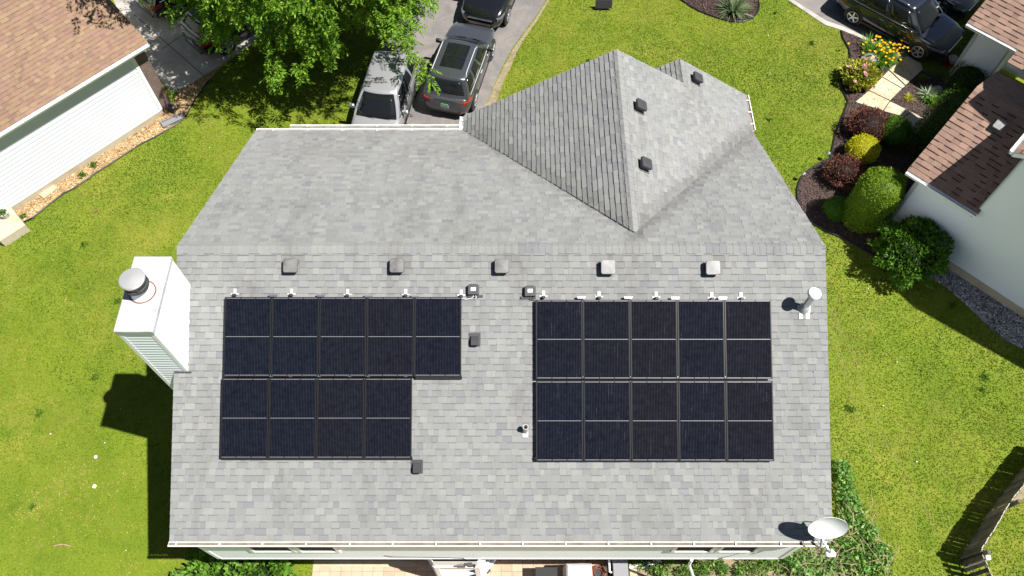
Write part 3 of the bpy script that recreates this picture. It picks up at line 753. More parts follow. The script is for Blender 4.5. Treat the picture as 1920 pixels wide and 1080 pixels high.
fl = MB(); fl.add([(cx1 + .003, cy0 - .03, EZ + (cy0 - .03 - EY) * SB + .03), (cx1 + .10, cy0 - .03, EZ + (cy0 - .03 - EY) * SB + .024), (cx1 + .10, cy0 - .06, EZ + (cy0 - .06 - EY) * SB + .024), (XL + .02, cy0 - .06, EZ + (cy0 - .06 - EY) * SB + .024), (XL + .02, cy0 - .03, EZ + (cy0 - .03 - EY) * SB + .024)], [(0, 1, 2, 3, 4)])
fl.build('flashing', M['charcoal'], CH, world=True)
NOGRASS.append([(-7.3, 4.2), (6.8, 4.2), (6.8, 17.2), (-7.3, 17.2)])

# ================================================================== things on the roof
nB = Vector((0, -SB, 1)).normalized(); upB = Vector((0, 1, SB)).normalized()
def BK(px, py, off=0.0):
    """point on the panel-side roof slope (off = distance above it)"""
    d = ray(px, py); o = Vector((0, 0, HC)); p0 = Vector((0, EY, EZ)) + nB * off; s = nB.dot(p0 - o) / nB.dot(d); return o + d * s
def frame_at(p, x=Vector((1, 0, 0)), y=None, n=None):
    y = y or upB; n = n or nB
    return Matrix(((x.x, y.x, n.x, p.x), (x.y, y.y, n.y, p.y), (x.z, y.z, n.z, p.z), (0, 0, 0, 1)))

def make_panel(label, p, w, h):
    root = empty('solar_panel', label, 'solar panel', mat=frame_at(p), group='solar panels on the rear roof slope')
    f = MB(); b = .022; tz = .036
    for sx in (-1, 1): f.box((w / 2 + sx * (w / 2 - b / 2), h / 2, 0), (b, h, tz))
    for sy in (-1, 1): f.box((w / 2, h / 2 + sy * (h / 2 - b / 2), -.0006), (w - 2 * b, b, tz))
    f.build('frame', M['frame'], root)
    g = MB(); g.box((w / 2, h / 2, .004), (w - 2 * b, h - 2 * b, .020)); zz = .0155
    g.box((w / 2, h / 2, zz), (w - 2 * b - .03, .011, .002), mi=1)
    for sy in (-1, 1):
        for k in range(3):
            L = (w - 2 * b) / 3; g.box((b + L * (k + .5), h / 2 + sy * (h / 2 - b - .007), zz), (L - .022, .011, .002), mi=1)
    g.build('cell_sheet', [M['cells'], M['ribbon']], root); return root
OFF = .13
A0 = BK(421.5, 557, OFF); A1 = BK(866, 557, OFF); Aw = (A1.x - A0.x) / 5
hA = (BK(421, 557, OFF) - BK(421, 705.5, OFF)).length
B0 = BK(1004, 561.5, OFF); B1 = BK(1446, 562.5, OFF); Bw = (B1.x - B0.x) / 5
PH = 1.748; PWg = .016
ords = ['first', 'second', 'third', 'fourth', 'fifth']
row = ['top', 'bottom']
for arr, (x0, w, topy, nn, side) in enumerate(((A0.x, Aw, BK(421, 557, OFF), (5, 4), 'left'), (B0.x, Bw, BK(1004, 562, OFF), (5, 5), 'right'))):
    for r in (0, 1):
        for k in range(nn[r]):
            p = Vector((x0 + k * w + PWg / 2 - (.030 if (r and arr == 0) else 0), topy.y, topy.z)) - upB * (PH * (r + 1) + r * .035)
            if side == 'left' and r == 0 and k == 4: lb = 'black solar panel jutting out at the right end of the stepped left array'
            else: lb = f'black solar panel, {ords[k]} from the left in the {row[r]} row of the {side} array'
            make_panel(lb, p, w - PWg, PH)
# racking: feet with white flashing, end clamps, black skirts
def rack(label, feet, clamps, skirts, midy, midx, rails):
    root = empty('mounting_rack', label, 'solar mount', (0, 0, 0) if False else tuple(BK(*feet[0])), group='solar mounting racks')
    for fx_, fy_ in feet:
        p = BK(fx_, fy_, .0); Mx = frame_at(p); f = MB(); f.box((0, .045, .020), (.075, .15, .004), Mx); f.box((0, -.005, .022), (.19, .040, .006), Mx); f.build('flashing_plate', M['gal'], root, world=True)
        f = MB(); f.rbox((.0, -.03, .06), (.07, .06, .085), .01, Mx); f.build('foot', M['black'], root, world=True)
    for fx_, fy_ in clamps:
        p = BK(fx_, fy_, .10); Mx = frame_at(p); f = MB(); f.box((0, 0, .0), (.19, .032, .03), Mx); f.box((-.0, -.022, -.016), (.17, .03, .022), Mx); f.build('clamp', M['steel'], root, world=True)
    for (xa, ya, xb, yb) in skirts:
        p = BK(xa, ya, .12); q = BK(xb, yb, .12); L = q.x - p.x; Mx = frame_at(p); f = MB()
        f.loft([[Mx @ Vector((x, y, z)) for y, z in ((.0, .012), (-.03, .008), (-.075, -.02), (-.09, -.10), (-.07, -.10), (-.03, -.02))] for x in (0, L)]); f.build('skirt', M['black'], root, world=True)
    for x in midx:
        p = BK(x, midy, .11); Mx = frame_at(p); f = MB(); f.box((0, 0, 0), (.16, .03, .05), Mx); f.box((.05, 0, .025), (.07, .045, .012), Mx); f.build('splice', M['steel'], root, world=True)
    f = MB()
    for yy, xa, xb in rails:
        p = BK(xa, yy, .075); q = BK(xb, yy, .075); f.box(((p.x + q.x) / 2, p.y, p.z), (q.x - p.x, .04, .04))
    f.build('rail', M['frame'], root, world=True)
rack('metal feet, clamps and black skirt holding up the stepped left solar array', [(441, 551), (547, 551), (652, 552), (761, 552), (865, 553)], [(512, 553), (602, 553), (691, 554), (779, 554)],
     [(416, 855.5, 773, 856), (779, 704, 866, 704)], 704.5, [505, 541, 595, 652, 687, 757], ((600, 426, 860), (665, 426, 860), (750, 424, 768), (820, 422, 768)))
rack('metal feet, clamps and black skirt holding up the full rectangular right array', [(1019, 555), (1123, 556), (1230, 557), (1334, 558), (1389, 558)], [(1090, 557), (1178, 557), (1266, 558), (1355, 558)],
     [(1003, 857, 1450, 859)], 707, [1018, 1072, 1092, 1181, 1267, 1286, 1358, 1395], ((600, 1010, 1440), (665, 1010, 1440), (750, 1010, 1442), (820, 1010, 1442)))

# square roof vents
def roof_vent(label, p, x, y, n, top, body, group):
    root = empty('roof_vent', label, 'roof vent', mat=frame_at(p, x, y, n), group=group)
    f = MB(); f.box((0, -.02, .020), (.33, .34, .005)); f.build('flange', M['rust'] if False else M[body], root)
    f = MB(); f.rbox((0, 0, .075), (.25, .25, .11), .012); f.build('throat', M['softblack'], root)
    f = MB(); w = .158; q = .03
    def ring(k, z): a = w * k; c = q * k; return [(-a + c, -a, z), (a - c, -a, z), (a, -a + c, z), (a, a - c, z), (a - c, a, z), (-a + c, a, z), (-a, a - c, z), (-a, -a + c, z)]
    f.loft([ring(.99, .125), ring(1, .13), ring(1, .165), ring(.95, .182), ring(.30, .192)]); 
    f.box((0, 0, .1925), (.006, .09, .004)); f.box((0, 0, .1925), (.05, .006, .004))
    f.build('hood', M[top], root, smooth=25); return root
vx = [(548, 499), (746, 499), (941, 500), (1138.5, 502), (1333.5, 503)]
vl = ['dark weathered square roof vent nearest the chimney on the ridge line', 'dark weathered square roof vent, second from the chimney along the ridge', 'grey square roof vent in the middle of the ridge row of five',
      'pale bleached square roof vent above the first panels of the right array', 'palest square roof vent, nearest the satellite dish end of the ridge']
for (a, b), lb, tm in zip(vx, vl, ('vent', 'vent', 'vent', 'ventlight', 'ventlight')):
    roof_vent(lb, BK(a, b, 0) , Vector((1, 0, 0)), upB, nB, tm, 'vent', 'square roof vents')
nC = Vector((CS, 0, 1)).normalized(); upC = Vector((-1, 0, CS)).normalized()
def CR(px, py, off=0.0):
    d = ray(px, py); o = Vector((0, 0, HC)); p0 = Vector((CX, 0, CZ)) + nC * off; s_ = nC.dot(p0 - o) / nC.dot(d); return o + d * s_
for (a, b), lb in zip(((1196, 201), (1205, 310), (1302.5, 149)), ('dark square roof vent beside the ridge of the cross gable, farther up the slope', 'dark square roof vent low on the cross gable, nearest its valley', 'dark square roof vent near the front edge of the smaller street gable')):
    roof_vent(lb, CR(a, b + 2), Vector((0, 1, 0)), upC, nC, 'charcoal', 'vent', 'square roof vents')
# little hooded exhaust vents
for (a, b), lb in zip(((890, 640), (782, 878)), ('small black exhaust hood between the two solar arrays', 'small black exhaust hood below the step of the left array')):
    root = empty('exhaust_vent', lb, 'roof vent', mat=frame_at(BK(a, b)), group='black exhaust hoods')
    f = MB(); f.box((0, .04, .019), (.26, .30, .004)); f.build('flange', M['shingle'] if False else M['charcoal'], root)
    f = MB(); f.loft([[(x * .085, y, z) for x, y, z in ((-1, .12, .02), (1, .12, .02), (.92, .12, .06), (-.92, .12, .06))], [(x * .085, y, z) for x, y, z in ((-1, .02, .02), (1, .02, .02), (.92, .02, .13), (-.92, .02, .13))], [(x * .085, y, z) for x, y, z in ((-1, -.10, .02), (1, -.10, .02), (.92, -.085, .115), (-.92, -.085, .115))]])
    f.build('hood', M['charcoal'], root)
    f = MB(); f.box((0, -.103, .062), (.13, .006, .07)); f.build('grille', M['softblack'], root)
# flue pipe with cap
p = BK(1507, 579); root = empty('flue_pipe', 'white capped metal flue pipe standing near the right edge of the roof', 'flue pipe', tuple(p))
f = MB(); f.box((-.075, -.15, .022), (.08, .15, .005), Matrix.Rotation(math.atan(SB), 4, 'X')); f.box((.075, -.15, .022), (.08, .15, .005), Matrix.Rotation(math.atan(SB), 4, 'X')); f.box((0, .0, .018), (.28, .16, .005), Matrix.Rotation(math.atan(SB), 4, 'X')); f.build('flashing_plate', M['trim'], root)
f = MB(); f.lathe([(.13, -.05), (.125, .06), (.09, .13), (.08, .15)], 24); f.build('storm_collar', M['gal'], root, smooth=40)
f = MB(); f.lathe([(.075, .0), (.075, .68)], 24); f.build('pipe', M['steel'], root, smooth=40)
f = MB(); f.lathe([(.10, .61), (.13, .64), (.13, .685), (.148, .69), (.148, .715), (.125, .75), (.05, .77), (0, .773)], 26); f.build('cap', M['trim'], root, smooth=35)
# plumbing vent
p = BK(985, 808); root = empty('plumbing_vent', 'short grey open plumbing pipe beside the right solar array', 'vent pipe', tuple(p))
f = MB(); f.box((0, -.05, .020), (.13, .18, .004), Matrix.Rotation(math.atan(SB), 4, 'X')); f.build('flashing_plate', M['gal'], root)
f = MB(); f.lathe([(.062, -.04), (.062, .26), (.05, .26), (.05, .06)], 18); f.build('pipe', M['gal'], root, smooth=40)
f = MB(); f.lathe([(.049, .10), (.0, .12)], 14); f.build('rusty_insert', M['orange'], root)
# junction boxes
for (a, b), lb, sd in zip(((888, 553), (994, 556)), ('black junction box with white sticker at the corner of the left array', 'black junction box with white sticker at the corner of the right array'), (1, -1)):
    root = empty('junction_box', lb, 'junction box', mat=frame_at(BK(a, b)), group='rooftop junction boxes')
    f = MB(); w, h = .125, .24; f.prism([(-w, 0), (w, 0), (w, h * .86), (w * .8, h * .96), (w * .35, h), (-w * .35, h), (-w * .8, h * .96), (-w, h * .86)], .03, .125); f.build('case', M['charcoal'], root, bevel=.012)
    f = MB(); f.box((0, .125, .127), (.11, .075, .003)); f.build('sticker', M['sticker'], root)
    f = MB(); f.box((sd * .04, -.025, .035), (.34, .05, .03)); f.build('bracket', M['charcoal'], root)
    f = MB(); f.tube([(.0, .0, .06), (-.01, -.05, .06), (-.06 * sd, -.08, .04), (-.17 * sd, -.10, .035), (-.27 * sd, -.08, .05)], .006, 6); f.tube([(.05, .0, .06), (.06, -.06, .06), (.02 * sd, -.10, .03)], .006, 6); f.build('cable', M['trim' if sd > 0 else 'black'], root, smooth=180)
# satellite dish on a mast at the eave corner
p0 = P(1552, 988, 6.25)
root = empty('satellite_dish', 'white oval satellite dish on an arm at the roof corner', 'satellite dish', tuple(p0))
nrm = Vector((-.087, -.90, .40)).normalized()
dx = Vector((1, .12, .02)); dx = (dx - nrm * dx.dot(nrm)).normalized(); dy = nrm.cross(dx)
Md = Matrix(((dx.x, dy.x, nrm.x, 0), (dx.y, dy.y, nrm.y, 0), (dx.z, dy.z, nrm.z, 0), (0, 0, 0, 1)))
f = MB(); A_, B_ = .405, .36; rings = []
for zt in (0, 1):
    for k in (range(1, 9) if zt == 0 else range(8, 0, -1)):
        t_ = k / 8; rings.append([Md @ Vector((A_ * t_ * math.cos(q), B_ * t_ * math.sin(q), .10 * t_ * t_ - .06 - zt * .012)) for q in [2 * math.pi * i / 40 for i in range(40)]])
f.loft(rings); f.build('reflector', M['dish'], root, smooth=50)
mount = Vector((6.72, EY - .13, 5.2)) - p0
lnb = P(1512 + 8, 1040, 5.75) - p0
f = MB(); f.tube([Md @ Vector((.0, 0, -.07)), Md @ Vector((0, -.08, -.2)), mount + Vector((0, 0, .25)), mount], .028, 10); f.tube([Md @ Vector((0, 0, -.08)), mount + Vector((-.35, .55, .28))], .014, 8); f.build('mast', M['grey_trim'], root, smooth=60)
arm_end = P(1556, 1036, 5.88) - p0
f = MB(); f.tube([Md @ Vector((-.05, -.39, .03)), arm_end], .026, 8); f.build('feed_arm', M['trim'], root, smooth=60)
f = MB(); Ml = Matrix.Translation(arm_end); f.rbox((0, -.04, .02), (.20, .10, .10), .02, Ml); f.lathe([(.035, 0), (.045, .10), (.03, .13)], 14, Ml @ Matrix.Translation((0, .0, .02))); f.build('receiver', M['trim'], root)
f = MB(); f.tube([Md @ Vector((-.02, -.1, -.1)), Vector((-.05, -.25, -.45)), mount + Vector((-.2, .3, .2)), mount + Vector((-.12, .1, .05)), mount], .007, 6); f.build('cable', M['black'], root, smooth=180)
# floodlight on the bay and its wire
q = Vector((-1.05, 3.64, 2.72)); root = empty('floodlight', 'small black floodlight fixed above the bay window', 'floodlight', tuple(q))
f = MB(); f.rbox((0, -.05, .02), (.14, .10, .09), .015); f.build('lamp_body', M['charcoal'], root); 
for sx in (-.11, .11):
    f = MB(); f.lathe([(.035, 0), (.045, .07)], 12, Matrix.Translation((sx, -.05, 0)) @ Matrix.Rotation(.25 + sx * 2, 4, 'X')); f.build('lamp_head', M['black'], root)
w_ = MB(); w_.tube([(-3.1, WY - .014, 3.3), (-2.9, WY - .014, 3.15), (-2.0, WY - .014, 3.1), (-1.2, WY - .016, 2.98), (-1.05, WY - .03, 2.78)], .007, 6); tag(w_.build('cable', M['charcoal'], smooth=180), 'thin dark cable drooping along the white siding to the floodlight', 'cable')
# ================================================================== the left neighbour
TAN = dict(hi=[(.235, .150, .098), (.25, .165, .105), (.225, .142, .095), (.255, .175, .108), (.24, .145, .105)], lo=[(.205, .132, .093), (.22, .142, .10), (.21, .13, .095), (.235, .16, .10), (.20, .13, .10)], band=(.16, .10, .07))
BRN = dict(hi=[(.25, .160, .122), (.27, .175, .134), (.235, .15, .115), (.26, .168, .125)], lo=[(.235, .15, .115), (.21, .135, .106), (.25, .163, .124), (.225, .146, .116)], band=(.045, .026, .022))
lu, ln = Vector((.690, .724, 0)), Vector((.724, -.690, 0)); LC = Vector((-13.44, 20.77, 0))
def LH(u, n, z): return LC + lu * u + ln * n + Vector((0, 0, z))
lh = empty('house', 'neighbour house at the driveway with tan shingle roof and white lap siding', 'house', tuple(LH(-6, -4, 0)))
ls = .47; lcs = math.sqrt(1 + ls * ls); lr = 6.2
m_ = MB(); O = LH(0, .275, 3.36)
shingles(m_, O, lu, -ln + Vector((0, 0, ls)), [[(-14, 0), (.66, 0), (.66, (lr - .125) * lcs), (-14, (lr - .125) * lcs)]], expo=.150, tw=(.10, .30), pal=TAN, bandh=.02)
shingles(m_, LH(0, .40 - 2 * lr, 3.36), lu, ln + Vector((0, 0, ls)), [[(-14, 0), (.66, 0), (.66, (lr - .02) * lcs), (-14, (lr - .02) * lcs)]], expo=.15, tw=(.3, .6), pal=TAN)
LR = m_.build('roof', M['shingle'], lh, world=True)
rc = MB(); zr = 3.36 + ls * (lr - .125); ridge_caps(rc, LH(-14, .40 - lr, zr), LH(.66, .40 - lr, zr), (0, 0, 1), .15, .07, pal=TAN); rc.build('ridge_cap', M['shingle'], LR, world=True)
d_ = MB()
d_.slab([LH(-14, .265, 3.35), LH(.64, .265, 3.35), LH(.64, .40 - lr, zr - .012), LH(-14, .40 - lr, zr - .012)], .15); d_.slab([LH(.64, .41 - 2 * lr, 3.35), LH(-14, .41 - 2 * lr, 3.35), LH(-14, .40 - lr, zr - .012), LH(.64, .40 - lr, zr - .012)], .15)
d_.slab([LH(-14, .255, 3.20), LH(.64, .255, 3.20), LH(.64, -.02, 3.20), LH(-14, -.02, 3.20)], .02)
d_.build('fascia', M['trim'], lh, world=True)
w = MB(); siding(w, LH(-14, 0, 0)[:2], LH(-.01, 0, 0)[:2], .28, 3.2, ln[:2], expo=.170, prot=.024)
gz = lambda z: (max(0, (z - 3.1) / ls), min(2 * lr - .8, 2 * lr - .8 - (z - 3.1) / ls))
siding(w, LH(.44, 0, 0)[:2], LH(.44, -2 * lr + .8, 0)[:2], .28, 5.9, lu[:2], rng=gz, expo=.13)
siding(w, LH(-14, -2 * lr + .8, 0)[:2], LH(.44, -2 * lr + .8, 0)[:2], .28, 3.2, (-ln)[:2], expo=.128); w.build('wall', M['lapwhite'], lh, world=True)
w = MB(); w.add([LH(0.05, .02, .0), LH(.46, .02, 0), LH(.46, .02, 3.2), LH(.05, .02, 3.2), LH(.46, -.5, 0), LH(.46, -.5, 3.2), LH(.05, -.05, 0), LH(.05, -.05, 3.2)], [(0, 1, 2, 3), (1, 4, 5, 2), (6, 0, 3, 7)]); w.build('brick_pier', M['brick'], lh, world=True)
w = MB(); R3 = Matrix(((lu.x, ln.x, 0, LC.x), (lu.y, ln.y, 0, LC.y), (0, 0, 1, 0), (0, 0, 0, 1))); w.box((-.03, .018, 1.75), (.13, .03, 2.9), R3); w.build('corner_board', M['trim'], lh, world=True)
w = MB(); w.box((-7, -.03, .14), (14, .09, .28), R3); w.build('foundation', M['cream_concrete'], lh, world=True)
gutter(lh, LH(-14, .28, 3.34), LH(.62, .28, 3.34), ln, straps=0, sxs=[14.62 - .75 - .92 * k for k in range(9)], debris=False)
w = MB(); w.box((.47, -4.5, 1.2), (.06, 4.8, 2.2), R3); w.build('garage_door', M['trim'], lh, world=True)
NOGRASS.append([tuple(LH(a, b, 0)[:2]) for a, b in ((-14, 0), (.45, 0), (.45, -12), (-14, -12))])
# things along that wall
q = MB(); q.slab([P(x, y, .36) for x, y in ((0, 452), (47, 422), (20, 388), (-60, 340), (-110, 390))][::1], .36)
o = q.build('stoop', M['cream_concrete']); tag(o, 'cream concrete stoop with a flower pot against the white sided house', 'stoop')
NOGRASS.append([tuple(P(x, y)[:2]) for x, y in ((0, 462), (50, 430), (20, 388), (-60, 340), (-110, 390))])
p = P(13, 406, .36); root = empty('flower_pot', 'small pale flower pot with a green plant on the concrete stoop', 'flower pot', tuple(p))
f = MB(); f.lathe([(.10, 0), (.155, .22), (.165, .24), (.15, .245), (.135, .20), (0, .19)], 20); f.build('pot', M['pot'], root, smooth=40)
n_ = 160; leaves('plant', NR.normal(0, .06, (n_, 3)) + np.array([p.x, p.y, p.z + .24]), unit(NR.normal(size=(n_, 3)) + [0, 0, .7]), .07, .04, pick([(.07, .15, .02), (.10, .19, .03)], n_), M['leaf'], root)
p = P(92, 360, 0); a_, b_ = P(75, 366, .05), P(98, 348, .05); dd = (b_ - a_); ang = math.atan2(dd.y, dd.x)
f = MB(); f.rbox((0, 0, 0), (.62, .30, .08), .02, Matrix.Translation((p.x, p.y, .05)) @ Matrix.Rotation(ang, 4, 'Z')); tag(f.build('stepping_stone', M['cream_concrete']), 'pale rectangular stepping stone lying in the orange wood chips', 'stepping stone')
p = P(325, 228, 0); f = MB(); Mx = Matrix.Translation((p.x, p.y, .05)) @ Matrix.Rotation(math.radians(35), 4, 'Z')
f.box((0, 0, 0), (.85, .30, .04), Mx); f.box((0, .14, .04), (.85, .03, .06), Mx); f.box((0, -.14, .04), (.85, .03, .06), Mx); f.box((-.41, 0, .04), (.03, .25, .06), Mx)
tag(f.build('splash_block', M['resin']), 'grey gutter splash block lying at the brick corner of the left house', 'splash block')
p = P(326, 208, 0); root = empty('watering_can', 'black watering can by the brick corner of the left house', 'watering can', tuple(p))
f = MB(); f.lathe([(.13, 0), (.14, .25), (.10, .29), (.0, .295)], 16); f.build('body', M['black'], root, smooth=40); f = MB(); f.tube([(.12, 0, .08), (.32, .05, .30)], .02, 8); f.build('spout', M['black'], root); f = MB(); f.tube([(-.10, 0, .27), (-.16, 0, .36), (0, 0, .40), (.08, 0, .28)], .012, 6); f.build('handle', M['black'], root)
for (a, b, r, lb) in ((176, 311, .12, 'small green weed tuft in the wood chips, farther from the stoop'), (155, 330, .12, 'small green weed tuft in the wood chips, close beside the stepping stone end'), (44, 407, .10, 'tiny green weed beside the concrete stoop'), (328, 176, .22, 'low green plant at the foot of the brick corner')):
    p = P(a, b, 0); n_ = 90; o = leaves('weed', NR.normal(0, r * .5, (n_, 3)) * [1, 1, .3] + np.array([p.x, p.y, .05]), unit(NR.normal(size=(n_, 3)) + [0, 0, .8]), .09, .04, pick([(.06, .14, .015), (.09, .18, .02)], n_), M['leaf']); tag(o, lb, 'weed')

# ================================================================== the right neighbour
re_, rn = Vector((.718, -.696, 0)), Vector((-.696, -.718, 0)); RC = Vector((13.17, 15.58, 0))
def RH(e, n, z=0): return RC + re_ * e + rn * n + Vector((0, 0, z))
rh = empty('house', 'neighbour house at right with brown shingle roofs and white walls in shade', 'house', tuple(RH(3, -5, 0)))
m_ = MB(); rs = .50; rcs = math.sqrt(1 + rs * rs); REZ = 2.93; run = 3.02; kw = dict(expo=.185, tw=(.18, .36), pal=BRN, bandh=.040, loshare=.9, h=.010)
shingles(m_, RH(0, .15, REZ), re_, -rn + Vector((0, 0, rs)), [[(-.42, 0), (2.06, 0), (2.06, .2), (6, .2), (6, run * rcs), (-.42, run * rcs)][0:1] + [(2.06, 0), (2.06, run * rcs), (-.42, run * rcs)]], **kw)
shingles(m_, RH(0, .15 - 2 * run, REZ), re_, rn + Vector((0, 0, rs)), [[(-.42, 0), (2.06, 0), (2.06, run * rcs), (-.42, run * rcs)]], **kw)
# garage wing (eave faces the garden), roof continuing over the porch
shingles(m_, RH(0, -7.60, 2.80), re_, -rn + Vector((0, 0, rs)), [[(-2.38, 0), (-.40, 0), (-.40, 3.2 * rcs), (-2.38, 3.2 * rcs)], [(-.40, -.5 * rcs), (2.0, -.5 * rcs), (2.0, 3.2 * rcs), (-.40, 3.2 * rcs)]], **kw)
shingles(m_, RH(0, -7.60 - 6.4, 2.80), re_, rn + Vector((0, 0, rs)), [[(-2.38, 0), (2.0, 0), (2.0, 3.2 * rcs), (-2.38, 3.2 * rcs)]], **kw)
# two storey block
U0, UZ, us = 1.68, 5.50, .55; ucs = math.sqrt(1 + us * us); uh = 4.5
shingles(m_, RH(U0, 0, UZ), -rn, re_ + Vector((0, 0, us)), [[(-.06, 0), (8.8, 0), (8.8, uh * ucs), (-.06, uh * ucs)]], **kw)
shingles(m_, RH(U0 + 2 * uh, 0, UZ), -rn, -re_ + Vector((0, 0, us)), [[(-.06, 0), (8.8, 0), (8.8, uh * ucs), (-.06, uh * ucs)]], **kw)
shingles(m_, RH(1.0, 0, 7.0), -rn, re_ + Vector((0, 0, .5)), [[(3.1, 0), (7.2, 0), (7.2, 3.0 * rcs), (3.1, 3.0 * rcs)]], **kw)  # unseen upper wing, added so its shadow covers the back slope
RRF = m_.build('roof', M['shingle'], rh, world=True)
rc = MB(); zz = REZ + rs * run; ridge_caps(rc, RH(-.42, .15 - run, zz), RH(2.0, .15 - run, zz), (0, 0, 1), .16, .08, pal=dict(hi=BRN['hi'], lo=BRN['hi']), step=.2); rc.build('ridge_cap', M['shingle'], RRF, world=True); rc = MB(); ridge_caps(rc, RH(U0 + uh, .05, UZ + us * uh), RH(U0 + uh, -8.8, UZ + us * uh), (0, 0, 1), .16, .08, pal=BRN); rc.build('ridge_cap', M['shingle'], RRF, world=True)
d_ = MB(); k_ = -.012
d_.slab([RH(-.41, .14, REZ + k_), RH(2.05, .14, REZ + k_), RH(2.05, .15 - run, zz + k_), RH(-.41, .15 - run, zz + k_)], .14)
d_.slab([RH(2.05, .16 - 2 * run, REZ + k_), RH(-.41, .16 - 2 * run, REZ + k_), RH(-.41, .15 - run, zz + k_), RH(2.05, .15 - run, zz + k_)], .14)
d_.slab([RH(-2.37, -7.61, 2.8 + k_), RH(-.41, -7.61, 2.8 + k_), RH(-.41, -10.8, 4.4 + k_), RH(-2.37, -10.8, 4.4 + k_)], .14)
d_.slab([RH(-.40, -7.11, 2.55 + k_), RH(1.99, -7.11, 2.55 + k_), RH(1.99, -10.8, 4.4 + k_), RH(-.40, -10.8, 4.4 + k_)], .14)
d_.slab([RH(1.99, -13.99, 2.8 + k_), RH(-2.37, -13.99, 2.8 + k_), RH(-2.37, -10.8, 4.4 + k_), RH(1.99, -10.8, 4.4 + k_)], .14)
uz2 = UZ + us * uh
d_.slab([RH(U0 + .01, .05, UZ + k_), RH(U0 + uh, .05, uz2 + k_), RH(U0 + uh, -8.79, uz2 + k_), RH(U0 + .01, -8.79, UZ + k_)], .16)
d_.slab([RH(U0 + uh, .05, uz2 + k_), RH(U0 + 2 * uh - .01, .05, UZ + k_), RH(U0 + 2 * uh - .01, -8.79, UZ + k_), RH(U0 + uh, -8.79, uz2 + k_)], .16)
d_.slab([RH(1.0, -3.1, 7.0 + k_), RH(4.0, -3.1, 8.5 + k_), RH(4.0, -7.2, 8.5 + k_), RH(1.0, -7.2, 7.0 + k_)], .16)  # deck of the added upper wing
d_.build('fascia', M['trim'], rh, world=True)
w = MB(); xp = dict(expo=.115, prot=.006)
siding(w, RH(0, 0)[:2], RH(2.0, 0)[:2], .35, 2.88, rn[:2], **xp); siding(w, RH(2.0, 0)[:2], RH(10.5, 0)[:2], .35, 8.0, rn[:2], rng=lambda z: (max(0, (z - 5.45) / us - .3), min(8.5, 8.9 - (z - 5.45) / us)), **xp)
siding(w, RH(0, -6)[:2], RH(0, 0)[:2], .35, 4.4, (-re_)[:2], rng=lambda z: (0, 6) if z < 2.85 else (max(0, (z - 2.85) / rs), 6 - (z - 2.85) / rs), **xp)
siding(w, RH(2.0, 0)[:2], RH(2.0, -8.7)[:2], 2.9, 5.5, (-re_)[:2], **xp); siding(w, RH(10.5, 0)[:2], RH(10.5, -8.7)[:2], .3, 5.5, re_[:2], **xp); siding(w, RH(2.0, -8.7)[:2], RH(10.5, -8.7)[:2], .3, 5.5, (-rn)[:2], **xp)
siding(w, RH(-1.95, -7.95)[:2], RH(-.62, -7.95)[:2], .25, 2.72, rn[:2], **xp); siding(w, RH(-.62, -7.95)[:2], RH(-.62, -10)[:2], .1, 2.7, re_[:2], **xp)
siding(w, RH(-1.95, -7.95)[:2], RH(-1.95, -13.6)[:2], .25, 4.1, (-re_)[:2], rng=lambda z: (max(0, (z - 2.75) / rs), 5.65 - max(0, (z - 2.75) / rs)), **xp)
siding(w, RH(-.62, -9.9)[:2], RH(2.0, -9.9)[:2], .1, 3.2, rn[:2], **xp)
siding(w, RH(1.3, -3.3)[:2], RH(1.3, -7.0)[:2], 2.9, 7.0, (-re_)[:2], **xp); siding(w, RH(1.3, -3.3)[:2], RH(2.0, -3.3)[:2], 4.0, 7.0, rn[:2], **xp); siding(w, RH(1.3, -7.0)[:2], RH(2.0, -7.0)[:2], 3.0, 7.0, (-rn)[:2], **xp)  # walls of the upper wing, out of view and added for its shadow
w.build('wall', M['white'], rh, world=True)
RM = Matrix(((re_.x, rn.x, 0, RC.x), (re_.y, rn.y, 0, RC.y), (0, 0, 1, 0), (0, 0, 0, 1)))
w = MB(); w.box((5.2, -.02, .17), (10.6, .14, .36), RM); w.box((-.01, -3, .17), (.12, 6.0, .36), RM); w.build('foundation', M['cream_concrete'], rh, world=True)
for bxs in (((.05, .016, 1.6), (.12, .022, 2.5)), ((-.016, -.06, 1.6), (.022, .12, 2.5)), ((1.985, .020, 4.2), (.03, .05, 2.3)), ((1.98, -.07, 4.2), (.03, .14, 2.3)), ((-1.91, -7.932, 1.5), (.12, .022, 2.4)), ((-1.966, -8.0, 1.5), (.022, .14, 2.4)), ((-.65, -7.93, 1.5), (.07, .022, 2.4))):
    w = MB(); w.box(*bxs, RM); w.build('corner_board', M['grey_trim'], rh, world=True)
gutter(rh, RH(-.40, .155, REZ - .02), RH(2.04, .155, REZ - .02), rn, debris=False)
gutter(rh, RH(-2.36, -7.595, 2.78), RH(-.40, -7.595, 2.78), rn, debris=False)
gutter(rh, RH(-.40, -7.60, 2.77), RH(-.40, -7.12, 2.53), re_, debris=False)
gutter(rh, RH(U0 - .005, .04, UZ - .02), RH(U0 - .005, -8.7, UZ - .02), -re_, debris=False)
w = MB(); w.box((-2.0, -8.9, 1.3), (.05, .09, 2.3), RM); w.build('door_trim', M['orange'], rh, world=True)
w = MB(); w.box((-1.99, -11.0, 1.15), (.05, 4.0, 2.2), RM); w.build('garage_door', M['trim'], rh, world=True)
w = MB(); w.tube([RH(1.95, .22, 2.80), RH(1.96, .10, 2.7)], .05, 8); w.build('downspout', M['grey_trim'], rh, world=True)
NOGRASS.append([tuple(RH(a, b)[:2]) for a, b in ((0, 0), (11, 0), (11, -14), (-2, -14), (-2, -8), (0, -6))])
